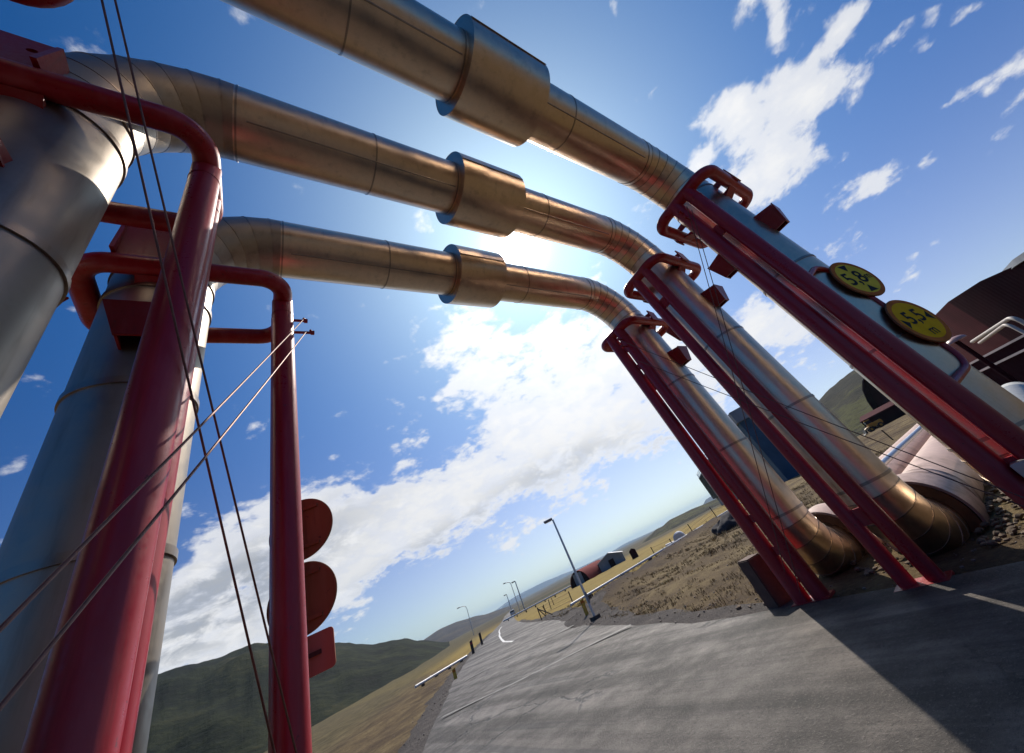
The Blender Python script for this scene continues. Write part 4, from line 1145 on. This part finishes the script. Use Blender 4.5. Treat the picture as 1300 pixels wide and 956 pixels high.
sepd0 = t.new('ShaderNodeSeparateXYZ'); t.l.new(D, sepd0.inputs[0])
hz = t.math('POWER', .3679, t.math('DIVIDE', t.math('MAXIMUM', sepd0.outputs[2], 0), .16))
hb = t.math('MULTIPLY', hz, t.math('ADD', .06, t.math('POWER', cs, 2)))
hc = t.new('ShaderNodeVectorMath'); hc.operation = 'SCALE'; hc.inputs[0].default_value = (1.85, 1.28, .42); t.l.new(t.math('MULTIPLY', hb, k), hc.inputs['Scale'])
skyc = t.vmath('ADD', skyc, hc.outputs[0])
sepd = t.new('ShaderNodeSeparateXYZ'); t.l.new(D, sepd.inputs[0])
den = t.math('ADD', t.math('MULTIPLY', t.math('MAXIMUM', sepd.outputs[2], 0), .75), .28)
cv = t.new('ShaderNodeVectorMath'); cv.operation = 'DIVIDE'; t.l.new(D, cv.inputs[0])
cmb = t.new('ShaderNodeCombineXYZ'); [t.l.new(den, cmb.inputs[i]) for i in range(2)]; cmb.inputs[2].default_value = .6; t.l.new(cmb.outputs[0], cv.inputs[1])
CV = cv.outputs[0]
n1 = t.noise(CV, 3.4, 8, .58, .35); n2 = t.noise(CV, 11, 6, .62, .2)
nn_ = t.math('ADD', t.math('MULTIPLY', n1, .62), t.math('MULTIPLY', n2, .38))
mask = t.math('MINIMUM', blobsum(CLOUDS), 1.25)
vq = t.new('ShaderNodeVectorMath'); vq.operation = 'SCALE'; t.l.new(t.noise(CV, 6, 3, .6, 0, True), vq.inputs[0]); vq.inputs['Scale'].default_value = .10
CW = t.vmath('ADD', CV, vq.outputs[0])
def puff(sc):
    v = t.new('ShaderNodeTexVoronoi'); v.feature = 'F1'; t.l.new(CW, v.inputs['Vector']); v.inputs['Scale'].default_value = sc
    return v.outputs['Distance']
bil = t.math('SUBTRACT', .5, t.math('ADD', t.math('MULTIPLY', puff(10), .65), t.math('MULTIPLY', puff(24), .35)))
mask = t.math('MULTIPLY_ADD', bil, .75, mask)
dens = t.math('ADD', mask, t.math('MULTIPLY', t.math('SUBTRACT', nn_, .5), 3.6))
alpha = t.smooth(dens, .36, .86)
thick = t.smooth(dens, .7, 1.7)
grey = t.math('MULTIPLY', t.math('MINIMUM', blobsum(GREY), 1), t.smooth(t.noise(CV, 5.5, 5, .6, .4), .36, .58))
grey = t.math('MULTIPLY', grey, t.smooth(dens, .55, 1.2))
near = t.math('POWER', cs, 12)
base = t.mix(grey, (.95, .955, .965), (.46, .49, .54))
lift = t.math('ADD', .92, t.math('MULTIPLY', near, .55))
ccol = t.new('ShaderNodeVectorMath'); ccol.operation = 'SCALE'; t.l.new(base, ccol.inputs[0]); t.l.new(t.math('MULTIPLY', lift, k), ccol.inputs['Scale'])
ccol = addglow(ccol.outputs[0], 600, GLOW[2]); ccol = addglow(ccol, 2600, GLOW[3])
final = t.mix(t.math('MULTIPLY', alpha, t.smooth(thick, 0, 1, .82, .985)), skyc, ccol)
t.l.new(final, bg.inputs['Color'])

L = bpy.data.lights.new('sun', 'SUN'); L.energy = SUN_E; L.angle = R(.53); L.color = (1, .91, .80)
lo = bpy.data.objects.new('sun', L); COL.objects.link(lo)
lo.rotation_euler = (-sun).to_track_quat('-Z', 'Y').to_euler(); lo.location = sun * 60

cam = bpy.data.cameras.new('camera'); co = bpy.data.objects.new('camera', cam); COL.objects.link(co)
pitch, roll, yaw = .5898, -.4755, .7911
fwd = Vector((math.cos(pitch) * math.cos(yaw), math.cos(pitch) * math.sin(yaw), math.sin(pitch)))
r0 = Vector((math.sin(yaw), -math.cos(yaw), 0)); u0 = r0.cross(fwd)
ri = r0 * math.cos(roll) + u0 * math.sin(roll); up = -r0 * math.sin(roll) + u0 * math.cos(roll)
M = Matrix((ri, up, -fwd)).transposed().to_4x4(); M.translation = Vector((0, 0, 1.34))
co.matrix_world = M
cam.sensor_fit = 'HORIZONTAL'; cam.sensor_width = 36; cam.lens = 441.31 / 1300 * 36
cam.shift_y = -45 / 1300
cam.clip_start = .02; cam.clip_end = 30000
SC.camera = co
SC.view_settings.view_transform = 'Standard'; SC.view_settings.look = 'None'; SC.view_settings.gamma = 1; SC.view_settings.use_curve_mapping = False
SC.view_settings.exposure = EXPO
SC.cycles.max_bounces = 6; SC.cycles.glossy_bounces = 5; SC.cycles.diffuse_bounces = 3
SC.cycles.caustics_reflective = False

# the air: thin even haze that turns the far mountains blue
hm = bpy.data.materials.new('haze'); hm.use_nodes = True
for nd in list(hm.node_tree.nodes): hm.node_tree.nodes.remove(nd)
ho = hm.node_tree.nodes.new('ShaderNodeOutputMaterial'); hv = hm.node_tree.nodes.new('ShaderNodeVolumePrincipled')
hv.inputs['Color'].default_value = (.50, .74, 1, 1); hv.inputs['Density'].default_value = HAZE; hv.inputs['Anisotropy'].default_value = .2
hm.node_tree.links.new(hv.outputs[0], ho.inputs['Volume'])
bm = NB(); box(bm, (0, 0, 35), (19400, 19400, 150))
hz_o = finish('haze', bm, hm, None, 10); hz_o['kind'] = 'stuff'; tag(hz_o, 'thin blue haze in the air over the whole landscape', 'haze')
